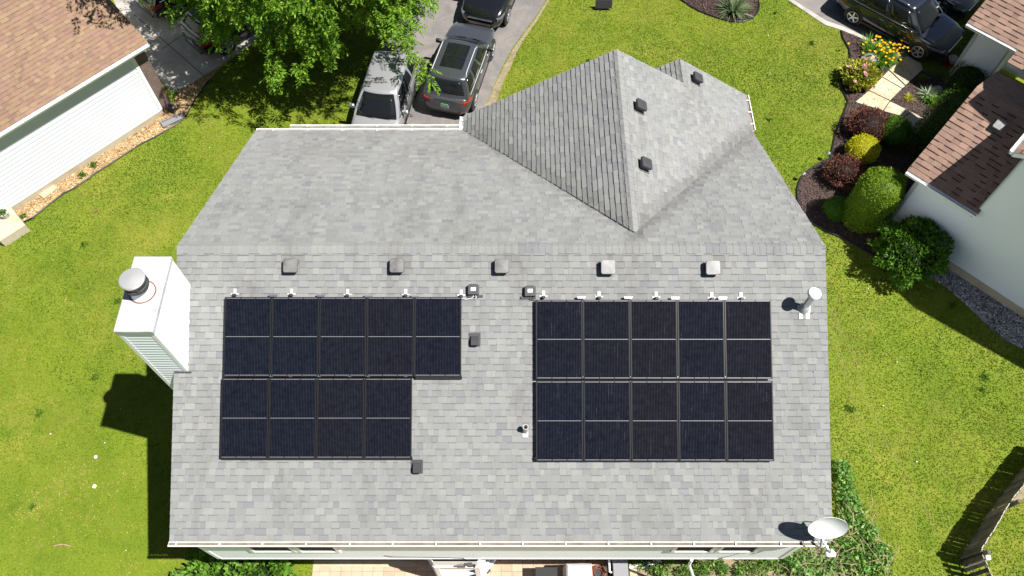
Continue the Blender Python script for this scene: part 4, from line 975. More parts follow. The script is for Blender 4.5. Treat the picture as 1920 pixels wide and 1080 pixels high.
# vent on the brown roof
nR = (rn * rs + Vector((0, 0, 1))).normalized(); upR = (-rn + Vector((0, 0, rs))).normalized()
roof_vent('pale square roof vent on the brown shingle roof of the right house', RH(.86, .15 - 2.35, REZ + rs * 2.35), re_, upR, nR, 'ventlight', 'vent', None)

# ================================================================== cars
def car(label, c, head, paint, L=4.6, W=1.86, H=1.62, wb=2.7, sunroof=False, rails=None, trimm='black', rear='suv', plate_=True, emblem=False, group='parked cars', rimm='rim', tail=True):
    h = Vector((*head, 0)).normalized(); Mx = Matrix(((h.x, -h.y, 0, c[0]), (h.y, h.x, 0, c[1]), (0, 0, 1, .015), (0, 0, 0, 1)))
    root = empty('parked_car', label, 'car', mat=Mx, group=group); pm = M[paint]; w2 = W / 2; l2 = L / 2
    # body: cross sections along the car
    st = [(-l2, .62, .42, .78), (-l2 + .05, .80, .34, .92), (-l2 + .18, .91, .26, 1.00), (-l2 + .55, .985, .24, 1.04), (-l2 + 1.3, 1.0, .22, 1.03), (0, 1.0, .22, 1.01), (l2 - 1.45, 1.0, .22, 1.01),
          (l2 - 1.05, .99, .22, 1.00), (l2 - .55, .96, .24, .93), (l2 - .22, .89, .26, .84), (l2 - .07, .76, .30, .74), (l2, .55, .38, .60)]
    body = MB(); rings = []
    for x, k, zb, zt in st:
        a = w2 * k; hgt = zt - zb
        half = [(0, zb), (a * .80, zb), (a * .95, zb + .10), (a, zb + hgt * .36), (a * 1.0, zb + hgt * .62), (a * .975, zt - .07), (a * .92, zt - .015), (a * .80, zt + .012), (a * .45, zt + .03), (0, zt + .038)]
        full = [(x, y, z) for y, z in half] + [(x, -y, z) for y, z in half[-2:0:-1]]
        rings.append(full)
    body.loft(rings); B = body.build('body', pm, root, smooth=38)
    # greenhouse
    xfb, xft, xrb, xrt = l2 - 1.18, l2 - 1.98, -l2 + .20, -l2 + .62
    hb, ht, z0, z1 = w2 * .93, w2 * .69, .99, H - .05
    def S(side, u, v):
        xf = xfb + (xft - xfb) * v; xr = xrb + (xrt - xrb) * v; hw = hb + (ht - hb) * v; z = z0 + (z1 - z0) * v; bow = math.sin(math.pi * v) * .035; hw += bow
        q = 1 - (2 * u - 1) ** 2
        if side == 0: return Vector((xf + .10 * q, hw * (1 - 2 * u), z + .01 * q))             # windshield
        if side == 1: return Vector((xf + (xr - xf) * u, -(hw + .03 * q), z))
        if side == 2: return Vector((xr - .07 * q, -hw * (1 - 2 * u), z + .008 * q))           # hatch
        return Vector((xr + (xf - xr) * u, hw + .03 * q, z))
    rg = []
    for v in (0, .25, .5, .75, .93, 1.0): rg.append([S(sd, u / 6, v) for sd in range(4) for u in range(6)])
    ctr = Vector(((xft + xrt) / 2, 0, 0))
    for sc, dz in ((.96, .022), (.86, .04), (.5, .056), (.2, .06)): rg.append([Vector((ctr.x + (p.x - ctr.x) * (1 - (1 - sc) * .8), p.y * sc, p.z + dz)) for p in rg[5]])
    g = MB(); g.loft(rg); g.build('cabin', pm, root, smooth=42)
    def pane(name, side, u0, u1, v0, v1, m, off=.007, skew=0.0):
        f = MB(); NU, NV = 6, 4; vs = []
        for jv in range(NV + 1):
            for iu in range(NU + 1):
                v = v0 + (v1 - v0) * jv / NV; sk = skew * (jv / NV); u = u0 + sk + (u1 - u0 - 2 * sk) * iu / NU; p = S(side, u, v); e = .01
                du = S(side, u + e, v) - S(side, u - e, v); dv = S(side, u, v + e) - S(side, u, v - e); nn = du.cross(dv).normalized()
                if nn.dot(p - Vector((ctr.x, 0, z0))) < 0: nn = -nn
                vs.append(p + nn * off)
        f.add(vs, [(j * (NU + 1) + i, j * (NU + 1) + i + 1, (j + 1) * (NU + 1) + i + 1, (j + 1) * (NU + 1) + i) for j in range(NV) for i in range(NU)])
        o = f.build(name, m, root, smooth=180); s_ = o.modifiers.new('t', 'SOLIDIFY'); s_.thickness = .006; s_.offset = 0; return o
    pane('windshield', 0, .05, .95, .03, .95, M['glass'], skew=.02)
    pane('hatch_window', 2, .08, .92, .22, .92, M['glass'], skew=.02)
    for sd in (1, 3):
        rev = sd == 3
        for (a, b) in ((.06, .37), (.40, .66), (.70, .93)):
            if rev: a, b = 1 - b, 1 - a
            pane('side_window', sd, a, b, .18, .88, M['glass'], skew=.012)
    # belt line and rails
    for sy in (-1, 1):
        f = MB(); f.tube([(xrb + .25, sy * (w2 * .955), 1.045), (0, sy * (w2 * .975), 1.035), (xfb - .12, sy * (w2 * .955), 1.03)], .012, 6); f.build('belt_trim', M[trimm], root, smooth=180)
        if rails:
            f = MB(); f.tube([(xrt + .12, sy * (ht + .02), H - .03), (xrt + .3, sy * (ht - .005), H + .035), (xft - .3, sy * (ht - .005), H + .04), (xft - .1, sy * (ht + .02), H - .02)], .016, 8); f.build('roof_rail', M[rails], root, smooth=180)
        f = MB(); f.box((.0, sy * (w2 * 1.0), .33), (wb - .85, .03, .10)); f.build('sill', M['black'], root)
        for hx in (-.35, .62):
            f = MB(); f.tube([(hx - .1, sy * (w2 * 1.003), .86), (hx + .1, sy * (w2 * 1.003), .86)], .016, 6); f.build('handle', M[trimm], root)
        f = MB(); Mm = Matrix.Translation((xfb - .38, sy * (w2 + .10), 1.08)); f.rbox((0, 0, 0), (.13, .22, .15), .03, Mm); f.tube([(xfb - .36, sy * w2 * .93, 1.03), (xfb - .38, sy * (w2 + .04), 1.06)], .02, 6); f.build('mirror', pm if paint != 'p_grey' else M['black'], root, bevel=.012)
    # wheels
    r = .355
    for sx in (-1, 1):
        for sy in (-1, 1):
            wx, wy = sx * wb / 2 + .03, sy * (w2 - .105)
            f = MB(); Ma = Matrix.Translation((wx, sy * (w2 - .02), r)) @ Matrix.Rotation(math.pi / 2, 4, 'X'); f.lathe([(.0, -.03), (r + .065, -.03), (r + .065, .025), (r + .02, .035), (0, .035)], 26, Ma); f.build('wheel_arch', M['black'], root, smooth=30)
            Mw = Matrix.Translation((wx, wy, r)) @ Matrix.Rotation(-sy * math.pi / 2, 4, 'X')
            f = MB(); f.lathe([(.0, -.10), (r - .06, -.11), (r - .01, -.08), (r, 0), (r - .01, .10), (r - .05, .132), (r - .10, .135), (r - .115, .115)], 28, Mw); Wh = f.build('wheel', M['tyre'], root, smooth=40)
            f = MB(); f.lathe([(0.0, .118), (.04, .135), (.045, .125)], 14, Mw); f.lathe([(r - .135, .120), (r - .118, .139), (r - .095, .134)], 28, Mw, caps=False)
            for k in range(5):
                A = Mw @ Matrix.Rotation(k * 1.2566 + .3, 4, 'Z'); f.add([A @ Vector(p) for p in ((.03, -.026, .132), (.24, -.032, .136), (.24, .032, .136), (.03, .026, .132), (.03, -.026, .11), (.24, -.032, .11), (.24, .032, .11), (.03, .026, .11))], [(0, 1, 2, 3), (0, 4, 5, 1), (2, 6, 7, 3), (3, 7, 4, 0), (1, 5, 6, 2)])
            f.build('rim', M[rimm], Wh)
    def blk(name, c_, d_, m, rz=0.0, ry=0.0, par=root, bv=.02):
        f = MB(); f.box((0, 0, 0), d_, Matrix.Translation(c_) @ Matrix.Rotation(rz, 4, 'Z') @ Matrix.Rotation(ry, 4, 'Y')); return f.build(name, m, par, bevel=bv)
    for sy in (-1, 1):
        def lamp(name, pts, z0_, z1_, m, k=1.0):
            out_ = [(x, sy * (w2 * q_ + .016)) for x, q_ in pts]; inn = [(x * .985 if False else x - math.copysign(.12, x), sy * (w2 * q_ - .10)) for x, q_ in pts[::-1]]
            f = MB(); f.prism(out_ + inn, z0_, z1_); return f.build(name, m, root, bevel=.015)
        hl = lamp('headlight', [(l2 - .56, .955), (l2 - .22, .885), (l2 - .06, .76)], .665, .785, M['lens'])
        f = MB(); f.lathe([(.0, 0), (.05, 0), (.04, .02), (0, .025)], 12, Matrix.Translation((l2 - .17, sy * w2 * .84, .74))); f.build('lamp_bulb', M['chrome'], hl)
        if tail:
            lamp('taillight', [(-l2 + .025, .50), (-l2 + .055, .785), (-l2 + .18, .895), (-l2 + .50, .965)], .80, .935, M['red'])
            lamp('reflector', [(-l2 - .002, .50), (-l2 + .03, .72), (-l2 + .10, .84)], .46, .505, M['red'])
    gr = blk('grille', (l2 - .055, 0, .60), (.08, W * .52, .20), M['black'], 0, .25)
    blk('grille_bar', (l2 - .01, 0, .675), (.05, W * .56, .028), M['chrome'], 0, .2, gr, .006)
    if emblem:
        f = MB()
        for y in (-.045, .045): f.box((l2 + .02, y, .64), (.02, .022, .11))
        f.box((l2 + .02, 0, .64), (.02, .07, .022)); f.build('emblem', M['chrome'], gr)
    blk('bumper_trim', (l2 - .06, 0, .36), (.12, W * .62, .10), M['black'], 0, 0)
    blk('bumper_trim', (-l2 + .05, 0, .40), (.10, W * .62, .14), M['black'], 0, 0)
    if plate_:
        pl = blk('licence_plate', (-l2 - .012, 0, .655), (.02, .32, .17), M['plate'], 0, -.12, root, .004)
        blk('plate_frame', (-l2 - .010, 0, .775), (.025, .28, .055), M['green'], 0, -.2, pl, .003)
    if rear == 'suv':
        f = MB(); p1, p2 = S(2, .5, .24), S(2, .80, .36); f.tube([p1 + Vector((-.02, 0, .01)), p2 + Vector((-.02, 0, .01))], .010, 6); f.build('wiper', M['black'], root)
    f = MB()
    for a, b in ((.18, .48), (.52, .86)): f.tube([S(0, a, .02) + Vector((.02, 0, .02)), S(0, b, .07) + Vector((.015, 0, .02))], .010, 6)
    f.build('wiper', M['black'], root)
    if sunroof:
        f = MB(); zt = H + .0115
        for a, b in ((xrt + .42, xrt + 1.05), (xrt + 1.07, xft - .16)):
            vs = []
            for x in (a, b):
                for y in (-.44, -.22, 0, .22, .44): vs.append((x, y, H + .010 - .10 * (abs(y) / ht) ** 2 * .35 + .0))
            f.add(vs, [(i, i + 1, 6 + i, 5 + i) for i in range(4)])
        o = f.build('sunroof', M['glass'], root); s_ = o.modifiers.new('t', 'SOLIDIFY'); s_.thickness = .03; s_.offset = 0
    f = MB(); f.box((xrt + .18, 0, H + .02), (.09, .03, .05)); f.build('antenna_fin', pm, root, bevel=.01)
    return root
car('silver car nosing towards the garage, with leaf shadows on its roof', (-4.84, 20.78), (-.155, -.988), 'p_silver', L=4.55, W=1.84, H=1.62, rails=None, plate_=False)
car('dark grey car with black panoramic sunroof and red taillights on the driveway', (-2.02, 22.72), (.235, .972), 'p_grey', L=4.45, W=1.90, H=1.63, wb=2.75, sunroof=True, rails='grey_trim', trimm='grey_trim')
car('black car nose to nose behind the grey car at the top of the driveway', (-.66, 27.45), (-.29, -.957), 'p_black', L=4.6, W=1.88, H=1.66, trimm='black', emblem=True, plate_=False)
car('black car with bright alloy wheels beside the yellow flowers', (15.86, 25.50), (.737, -.676), 'p_navy', L=4.95, W=1.97, H=1.74, wb=2.95, rails='chrome', trimm='chrome')
car('midnight blue car half hidden behind the black car at the garage', (17.45, 27.70), (.737, -.676), 'p_navy', L=4.6, W=1.86, H=1.5, rails=None)
car('black car backed under the tree, nearest the lawn on the concrete apron', (-11.25, 25.65), (.69, .724), 'p_black', L=4.6, W=1.85, H=1.5, trimm='chrome')
car('black car backed under the tree, nearest the tan roofed house', (-13.70, 27.75), (.69, .724), 'p_black', L=4.6, W=1.85, H=1.5, trimm='chrome')
# ================================================================== the big tree
TC = Vector((-7.6, 24.75, 0))
tree = empty('tree', 'leafy green tree with drooping sprays shading the driveways and cars', 'tree', tuple(TC))
tr = MB(); tr.tube([TC + Vector(q) for q in ((0, 0, -.1), (.05, .02, 1.0), (.0, .1, 2.2), (-.1, .1, 3.6), (-.05, 0, 5.5), (.1, .1, 7.5), (.1, .1, 9.2))], [.26, .20, .18, .16, .12, .08, .03], 12)
for i in range(20):
    a = i * 2.4 + R.uniform(-.3, .3); zt = R.uniform(3.6, 9.0); rr = R.uniform(3.0, 4.9) * (1 if zt < 7 else .72); z0 = max(2.0, zt - R.uniform(1.6, 2.4))
    p0 = TC + Vector((0, .1, z0)); p3 = TC + Vector((rr * math.cos(a) * 1.05, rr * math.sin(a) * .85, zt)); mid = p0.lerp(p3, .5) + Vector((0, 0, .6))
    pts = [p0, p0.lerp(mid, .5) + Vector((0, 0, .2)), mid, mid.lerp(p3, .5) + Vector((0, 0, .12)), p3]
    tr.tube(pts, [.10, .075, .055, .035, .015], 7)
    for k in range(4):
        b0 = pts[2 + k % 2]; b1 = b0 + Vector((R.uniform(-1.3, 1.3), R.uniform(-1.3, 1.3), R.uniform(-.5, .9))); tr.tube([b0, b0.lerp(b1, .5) + Vector((0, 0, .12)), b1], [.03, .02, .008], 5)
tr.build('trunk', M['bark'], tree, world=True, smooth=60)
SP = []      # twig sprays: (origin, direction, length)
def clump(c, r, k, droop=.45, out=None):
    for _ in range(k):
        o = c + Vector((R.gauss(0, r * .55), R.gauss(0, r * .55), R.gauss(0, r * .28)))
        d = (o - c) * .8 + Vector((R.gauss(0, .4), R.gauss(0, .4), 0)) + (out or Vector((0, 0, 0))); d.z -= droop * R.random() * 1.4
        if d.length < .05: d = Vector((1, 0, -.3))
        SP.append((o, d.normalized(), R.uniform(.30, .60)))
n1 = 0
while n1 < 320:
    u = Vector((R.uniform(-1, 1), R.uniform(-1, 1), R.uniform(-1, 1)))
    if not .42 < u.length < 1: continue
    if u.z < -.75: continue
    lump = 1 + .22 * mnoise.noise(u.normalized() * 2.1 + Vector((3, 1, 7)))
    c = TC + Vector((u.x * 5.2 * lump, u.y * 3.9 * lump, 6.0 + u.z * 3.7))
    if mnoise.noise(c * .55 + Vector((4, 0, 0))) < -.08: continue
    if c.x > -5.2 and c.y < 21.9 + .35 * (c.x + 5.2): continue
    n1 += 1; clump(c, R.uniform(.45, .75), R.randint(16, 24), .3 + .5 * math.hypot(u.x, u.y), Vector((u.x, u.y, 0)) * .5)
for i in range(64):          # low drooping skirt
    a = R.uniform(-3.0, -.25); k_ = R.uniform(.72, .98); c = TC + Vector((4.9 * math.cos(a) * k_, 3.75 * math.sin(a) * k_, R.uniform(2.9, 3.9)))
    if c.x > -5.4 and c.y < 22.3: continue
    if mnoise.noise(c * .8) < -.05: continue
    clump(c, .5, 14, .7, Vector((math.cos(a), math.sin(a), 0)) * .5)
for q, k, rad in (((-4.05, 22.1, 3.1), 14, .28), ((-3.75, 21.6, 3.0), 11, .22), ((-3.5, 21.1, 2.95), 9, .18), ((-3.3, 20.7, 2.9), 8, .14), ((-3.1, 20.25, 2.85), 7, .12), ((-2.9, 19.95, 2.8), 6, .10), ((-4.3, 22.8, 3.4), 18, .4), ((-3.6, 23.2, 3.9), 20, .5), ((-3.0, 23.4, 4.2), 20, .5),
                (( -12.3, 22.9, 4.3), 14, .3), ((-12.1, 23.3, 4.6), 16, .4), ((-12.0, 22.0, 4.0), 12, .3), ((-8.3, 19.9, 2.9), 10, .2), ((-7.4, 20.3, 2.95), 12, .25), ((-6.4, 20.9, 3.1), 14, .3), ((-8.4, 20.5, 3.1), 12, .25)):
    clump(Vector(q), rad, k, .7)
for i in range(44):          # high boughs on the house side
    c = Vector((R.uniform(-10.5, -2.6), R.uniform(20.0, 23.5), R.uniform(5.6, 8.8)))
    if mnoise.noise(c * .7 + Vector((0, 9, 0))) > -.10: clump(c, .6, 15, .5)
for i in range(30):          # boughs over the driveway
    c = Vector((R.uniform(-5.6, -2.5), R.uniform(23.0, 26.5), R.uniform(3.2, 5.6)))
    if mnoise.noise(c * .9) > -.12: clump(c, .5, 15, .6, Vector((.4, -.2, 0)))
for i in range(36):          # a higher limb reaching towards the tan roof
    c = Vector((-12.2 + R.gauss(0, .75), 21.9 + R.gauss(0, .55), 7.9 + R.gauss(0, .35)))
    if mnoise.noise(c * 1.3) > -.15: clump(c, .32, 9, .4)
tr = MB(); 
CC, DD, LL, WW = [], [], [], []
for o, d, L in SP:
    k = 20; side = d.cross(Vector((R.gauss(0, .35), R.gauss(0, .35), 1))).normalized()
    for i in range(k):
        t = (i + .5) / k; q = o + d * (L * t) - Vector((0, 0, .10 * t * t)); s = 1 if i % 2 else -1
        dd = (side * s * .9 + d * .55 + Vector((R.gauss(0, .18), R.gauss(0, .18), R.gauss(-.12, .25)))).normalized()
        CC.append(q); DD.append(dd); LL.append(R.uniform(.11, .19)); WW.append(R.uniform(.040, .062))
n_ = len(CC); print('tree leaves', n_)
tc = pick([(.125, .25, .016), (.155, .29, .022), (.10, .205, .014), (.21, .33, .03), (.135, .26, .026)], n_, .18)
leaves('crown', CC, np.array(DD), LL, WW, tc, M['leaf'], tree)

# ================================================================== right garden planting
GRN = [(.05, .10, .010), (.07, .13, .014), (.04, .08, .010)]
YEW = [(.145, .24, .012), (.175, .27, .016), (.12, .205, .012)]
GOLD = [(.50, .48, .014), (.56, .53, .02), (.42, .42, .014)]
RED = [(.20, .065, .055), (.15, .050, .045), (.25, .11, .085), (.11, .075, .04)]
def gp(px, py, z=0.0): return tuple(P(px, py, z))
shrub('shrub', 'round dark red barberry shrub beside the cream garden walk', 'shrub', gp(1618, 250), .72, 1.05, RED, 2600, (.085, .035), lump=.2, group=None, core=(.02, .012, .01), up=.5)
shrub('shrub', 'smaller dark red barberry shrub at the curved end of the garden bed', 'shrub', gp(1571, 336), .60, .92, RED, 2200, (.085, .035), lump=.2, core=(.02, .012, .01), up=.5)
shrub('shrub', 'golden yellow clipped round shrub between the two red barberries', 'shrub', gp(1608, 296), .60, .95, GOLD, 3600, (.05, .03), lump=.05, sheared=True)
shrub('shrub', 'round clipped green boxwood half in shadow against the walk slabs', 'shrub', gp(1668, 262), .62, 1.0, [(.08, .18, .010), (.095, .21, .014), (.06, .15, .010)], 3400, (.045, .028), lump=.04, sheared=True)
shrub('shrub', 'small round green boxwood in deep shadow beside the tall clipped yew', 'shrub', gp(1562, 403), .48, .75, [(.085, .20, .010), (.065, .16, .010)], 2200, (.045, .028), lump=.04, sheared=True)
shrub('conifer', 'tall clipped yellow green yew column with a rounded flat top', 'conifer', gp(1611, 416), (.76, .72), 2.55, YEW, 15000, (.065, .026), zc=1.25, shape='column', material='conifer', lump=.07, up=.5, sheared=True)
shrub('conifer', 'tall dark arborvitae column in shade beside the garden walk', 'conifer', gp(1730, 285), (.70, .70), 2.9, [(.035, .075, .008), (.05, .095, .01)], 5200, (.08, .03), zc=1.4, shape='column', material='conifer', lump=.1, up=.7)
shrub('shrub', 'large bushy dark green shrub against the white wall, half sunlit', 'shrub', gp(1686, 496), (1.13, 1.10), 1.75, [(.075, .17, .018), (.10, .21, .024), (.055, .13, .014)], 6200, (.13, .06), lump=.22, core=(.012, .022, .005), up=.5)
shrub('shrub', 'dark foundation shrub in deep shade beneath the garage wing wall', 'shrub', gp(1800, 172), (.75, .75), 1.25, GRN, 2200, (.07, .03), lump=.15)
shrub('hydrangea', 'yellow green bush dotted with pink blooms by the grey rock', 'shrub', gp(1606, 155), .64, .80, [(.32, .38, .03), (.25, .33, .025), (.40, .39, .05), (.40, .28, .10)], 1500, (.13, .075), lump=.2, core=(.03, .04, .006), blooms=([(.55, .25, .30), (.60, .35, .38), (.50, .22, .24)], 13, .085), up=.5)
# day lilies
c = Vector(gp(1652, 107)); root = empty('day_lily', 'clump of day lilies with orange yellow flowers beside the black car', 'flowers', tuple(c))
b_ = MB()
for k in range(17):
    q = c + Vector((R.gauss(0, .32), R.gauss(0, .26), 0)); t_ = blades(q, 60, .62, .035, [(.10, .22, .02), (.13, .27, .03), (.15, .28, .04)], .9, .12, .8); b_.add(t_.v, [], 0); off = len(b_.v) - len(t_.v); b_.f += [tuple(i + off for i in f) for f in t_.f]; b_.m += t_.m; b_.c += t_.c
b_.build('foliage', M['leaf'], root, world=True)
for k in range(64):
    q = c + Vector((R.gauss(0, .46), R.gauss(0, .36), R.uniform(.38, .64))); f = MB(); col = R.choice([(.72, .44, .01), (.75, .50, .02), (.74, .46, .02), (.68, .34, .02)])
    for j in range(6):
        a = j * 1.047; d = Vector((math.cos(a), math.sin(a), .7)) * .058; sd = Vector((-math.sin(a), math.cos(a), 0)) * .022; f.add([q, q + d * .6 + sd, q + d, q + d * .6 - sd], [(0, 1, 2, 3)], 0, col)
    f.build('flower', M['leaf'], root, world=True)
# rocks
def rock(label, p, sx, sy, sz, seed):
    bm_ = MB(); NS, NK = 14, 9; rings = []
    for i in range(NK + 1):
        t = math.pi * i / NK; ring = []
        for k in range(NS):
            v = Vector((math.sin(t) * math.cos(2 * math.pi * k / NS), math.sin(t) * math.sin(2 * math.pi * k / NS), math.cos(t))); kk = 1 + .30 * mnoise.noise(v * 1.3 + Vector((seed, 0, 0))) + .12 * mnoise.noise(v * 3.5 + Vector((seed, 3, 0)))
            ring.append((p[0] + v.x * sx * kk, p[1] + v.y * sy * kk, p[2] + sz * .35 + v.z * sz * kk))
        rings.append(ring)
    bm_.loft(rings); return tag(bm_.build('rock', M['rock'], smooth=35), label, 'rock')
rock('large pale grey rock between the day lilies and the pink flowered bush', gp(1631, 116), .38, .30, .24, 1.3)
rock('small grey stone tucked against the day lily leaves', gp(1642, 103), .12, .10, .10, 4.4)
rock('dark stone in shade beside the variegated grass', gp(1757, 170), .20, .18, .15, 8.1)
def tuft(name, label, cat, px, n, L, w, cols, spread=.9, droop=.7, rad=.08):
    t_ = blades(gp(*px), n, L, w, cols, spread, rad, droop); return tag(t_.build(name, M['leaf']), label, cat)
tuft('grass_tuft', 'small bright yellow tuft in the mulch inside the walk corner', 'plant', (1703, 186), 70, .28, .03, [(.42, .38, .02), (.32, .34, .03)], 1.0, .9, .06)
tuft('variegated_grass', 'green and white variegated grass clump at the edge of the shade', 'plant', (1738, 180), 110, .50, .035, [(.30, .36, .24), (.45, .48, .38), (.12, .22, .06)], 1.0, .9)
tuft('leafy_plant', 'bright green leafy plant at the foot of the arborvitae', 'plant', (1746, 192), 70, .42, .06, [(.10, .22, .02), (.14, .26, .03)], 1.1, .9)
tuft('leafy_plant', 'small yellow green plant in shade behind the dark walk slab', 'plant', (1730, 149), 50, .30, .05, [(.10, .15, .02), (.14, .18, .03)], 1.1, .9)
o = tuft('flower_clump', 'clump of pale pinkish flowers under the dark wall shrub', 'flowers', (1777, 163), 90, .34, .05, [(.42, .34, .28), (.5, .4, .36), (.10, .16, .03), (.5, .28, .2)], 1.1, .8)
o = tuft('flower_clump', 'red flowers in a shaded pot by the garage corner', 'flowers', (1772, 118), 60, .35, .06, [(.45, .02, .01), (.06, .12, .02), (.05, .10, .02)], 1.1, .8)
f = MB(); f.lathe([(.10, 0), (.17, .25), (.18, .28), (.15, .28), (.13, .2), (0, .2)], 18, Matrix.Translation(P(1782, 118))); tag(f.build('flower_pot', M['pot'], smooth=40), 'round grey pot in the shade beside red flowers', 'flower pot')
for (a, b), lb in (((1547, 300), 'small silver garden light on the lawn beside the red barberry'), ((1501, 338), 'small silver garden light at the tip of the curved bed edging')):
    p = P(a, b); root = empty('garden_light', lb, 'garden light', tuple(p), group='solar garden lights')
    f = MB(); f.tube([(0, 0, -.05), (0, 0, .38)], .012, 8); f.build('stake', M['steel'], root); f = MB(); f.lathe([(.03, .32), (.075, .36), (.08, .40), (.05, .44), (0, .45)], 16); f.build('lamp_head', M['steel'], root, smooth=40)
# island bed: spiky yucca and a dark shrub
c = gp(1374, 22); o = blades(c, 190, .85, .055, [(.14, .20, .10), (.19, .25, .14), (.10, .17, .06), (.24, .26, .13)], 1.15, .12, .55); tag(o.build('yucca', M['leaf']), 'spiky grey green yucca in the mulch of the island bed', 'plant')
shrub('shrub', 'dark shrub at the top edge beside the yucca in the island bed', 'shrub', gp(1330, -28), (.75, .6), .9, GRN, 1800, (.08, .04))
# black panel on the front lawn
p = P(1131, 17); root = empty('yard_sign', 'small black panel standing alone on the front lawn', 'sign', tuple(p))
f = MB(); Mx = Matrix.Translation((0, .0, .26)) @ Matrix.Rotation(-.5, 4, 'X'); f.box((0, 0, 0), (.70, .035, .36), Mx); f.build('panel', M['black'], root, bevel=.008)
f = MB()
for k in range(4): f.box((0, -.02, -.12 + k * .08), (.62, .01, .012), Mx)
f.build('slat', M['charcoal'], root)
for sx in (-.25, .25):
    f = MB(); f.tube([(sx, .05, -.05), (sx, .05, .2)], .015, 6); f.build('leg', M['black'], root)

# ================================================================== bark, chips, stones as loose pieces
def inpoly(pts, poly):
    x, y = pts[:, 0], pts[:, 1]; ins = np.zeros(len(pts), bool); n = len(poly)
    for i in range(n):
        x1, y1 = poly[i]; x2, y2 = poly[(i + 1) % n]
        c = ((y1 > y) != (y2 > y)) & (x < (x2 - x1) * (y - y1) / (y2 - y1 + 1e-12) + x1); ins ^= c
    return ins
def scatter(name, poly, n, L, W, cols, material, z=.02, flat=.25, label=None):
    a = np.array(poly); lo, hi = a.min(0), a.max(0); p = lo + NR.random((n * 2, 2)) * (hi - lo); p = p[inpoly(p, poly)][:n]
    C = np.column_stack([p, np.full(len(p), z) + NR.random(len(p)) * .02]); D = NR.normal(size=(len(p), 3)); D[:, 2] *= flat; D = unit(D)
    o = leaves(name, C, D, L * (.5 + NR.random(len(p))), W * (.5 + NR.random(len(p))), pick(cols, len(p)), material, fold=.1); return tag(o, label, None, None, 'stuff')
bedxy = [tuple(P(x, y)[:2]) for x, y in BED] + [(15.0, 15), (19, 19), (18.5, 22.5), tuple(P(1720, 128)[:2]), tuple(P(1640, 82)[:2])]
scatter('bark_mulch', bedxy, 26000, .07, .028, [(.085, .052, .045), (.05, .03, .026), (.12, .075, .06), (.035, .022, .018)], M['chip'])
scatter('bark_mulch', [tuple(P(x, y)[:2]) for x, y in ISL], 6000, .07, .028, [(.085, .05, .045), (.055, .03, .028), (.11, .07, .06)], M['chip'])
scatter('wood_chips', [tuple(P(x, y)[:2]) for x, y in ED + [(20, 388), (303, 206), (326, 204), (330, 176), (392, 138)]], 16000, .09, .035, [(.40, .27, .12), (.34, .21, .085), (.46, .34, .19), (.26, .15, .065), (.43, .34, .22)], M['chip'])
scatter('gravel_stones', [tuple(P(x, y)[:2]) for x, y in ((1778, 496), (1920, 590), (1975, 640), (1960, 680), (1885, 636), (1815, 573), (1740, 512))], 9000, .06, .05, [(.42, .41, .42), (.30, .29, .30), (.22, .2, .2), (.62, .61, .62), (.5, .49, .5), (.07, .06, .055)], M['chip'])

# ================================================================== fence
fb = [P(1918 + 26, 882 - 38), P(1918, 882), P(1854.5, 958), P(1853.5, 960), P(1799, 1048)]
root = empty('fence', 'weathered solid board fence casting a long shadow across the lawn', 'fence', tuple(P(1850, 967)))
def picket(mb, p, d, w, h, th=.02, lean=None, mi=0):
    nrm_ = Vector((-d.y, d.x, 0)); a = p - d * w / 2; b = p + d * w / 2; l = lean or Vector((0, 0, 0)); Z = Vector((0, 0, 1))
    vs = [a, b, b + Z * h + l, a + Z * h + l]; vs = vs + [v + nrm_ * th for v in vs]
    k_ = R.uniform(.55, 1.6); mb.add(vs, [(0, 1, 2, 3), (7, 6, 5, 4), (0, 4, 5, 1), (1, 5, 6, 2), (3, 7, 4, 0)], mi, (k_, k_ * .98, k_ * .95)); mb.add([v.copy() for v in (vs[3], vs[2], vs[6], vs[7])], [(0, 1, 2, 3)], 1)
for i, (a, b) in enumerate(((fb[0], fb[2]), (fb[3], fb[4]))):
    d = (b - a); L = d.length; d.normalize(); f = MB(); x = .07
    while x < L: picket(f, a + d * x, d, R.uniform(.120, .136), 1.13 + R.uniform(-.04, .04), lean=Vector((R.uniform(-.008, .008), R.uniform(-.008, .008), 0))); x += .141
    f.build('board_panel', [M['fence'], M['fencetop']], root, world=True)
    n_ = Vector((-d.y, d.x, 0)); n_ = n_ if n_.x > 0 else -n_
    for z in (.25, .95):
        f = MB(); p = a + n_ * .05 + Vector((0, 0, z)); q = b + n_ * .05 + Vector((0, 0, z)); f.tube([p, q], .032, 4); f.build('rail', M['fence'], root, world=True)
    for t in (0.02, .98) if i == 0 else (.98,):
        f = MB(); p = a + d * (L * t) + n_ * .12; f.rbox((p.x, p.y, .66), (.10, .10, 1.36), .012); f.build('post', M['fence'], root, world=True)
root = empty('fence', 'spaced picket fence section turning the corner with gaps between its boards', 'fence', tuple(fb[4]))
a = fb[4] + Vector((.02, -.05, 0)); d = Vector((.18, -1, 0)).normalized(); f = MB()
for k in range(16): picket(f, a + d * (.10 + k * .165), d, .105, 1.12 + R.uniform(-.02, .02))
f.build('board_panel', [M['fence'], M['fencetop']], root, world=True)
for z in (.3, .95):
    f = MB(); f.tube([a + Vector((.05, 0, z)), a + d * 2.7 + Vector((.05, 0, z))], .03, 4); f.build('rail', M['fence'], root, world=True)
p = a + Vector((.20, -.1, 0)); f = MB(); f.rbox((p.x, p.y, .5), (.13, .13, 1.1), .015); f.build('post', M['trim'], root, world=True)

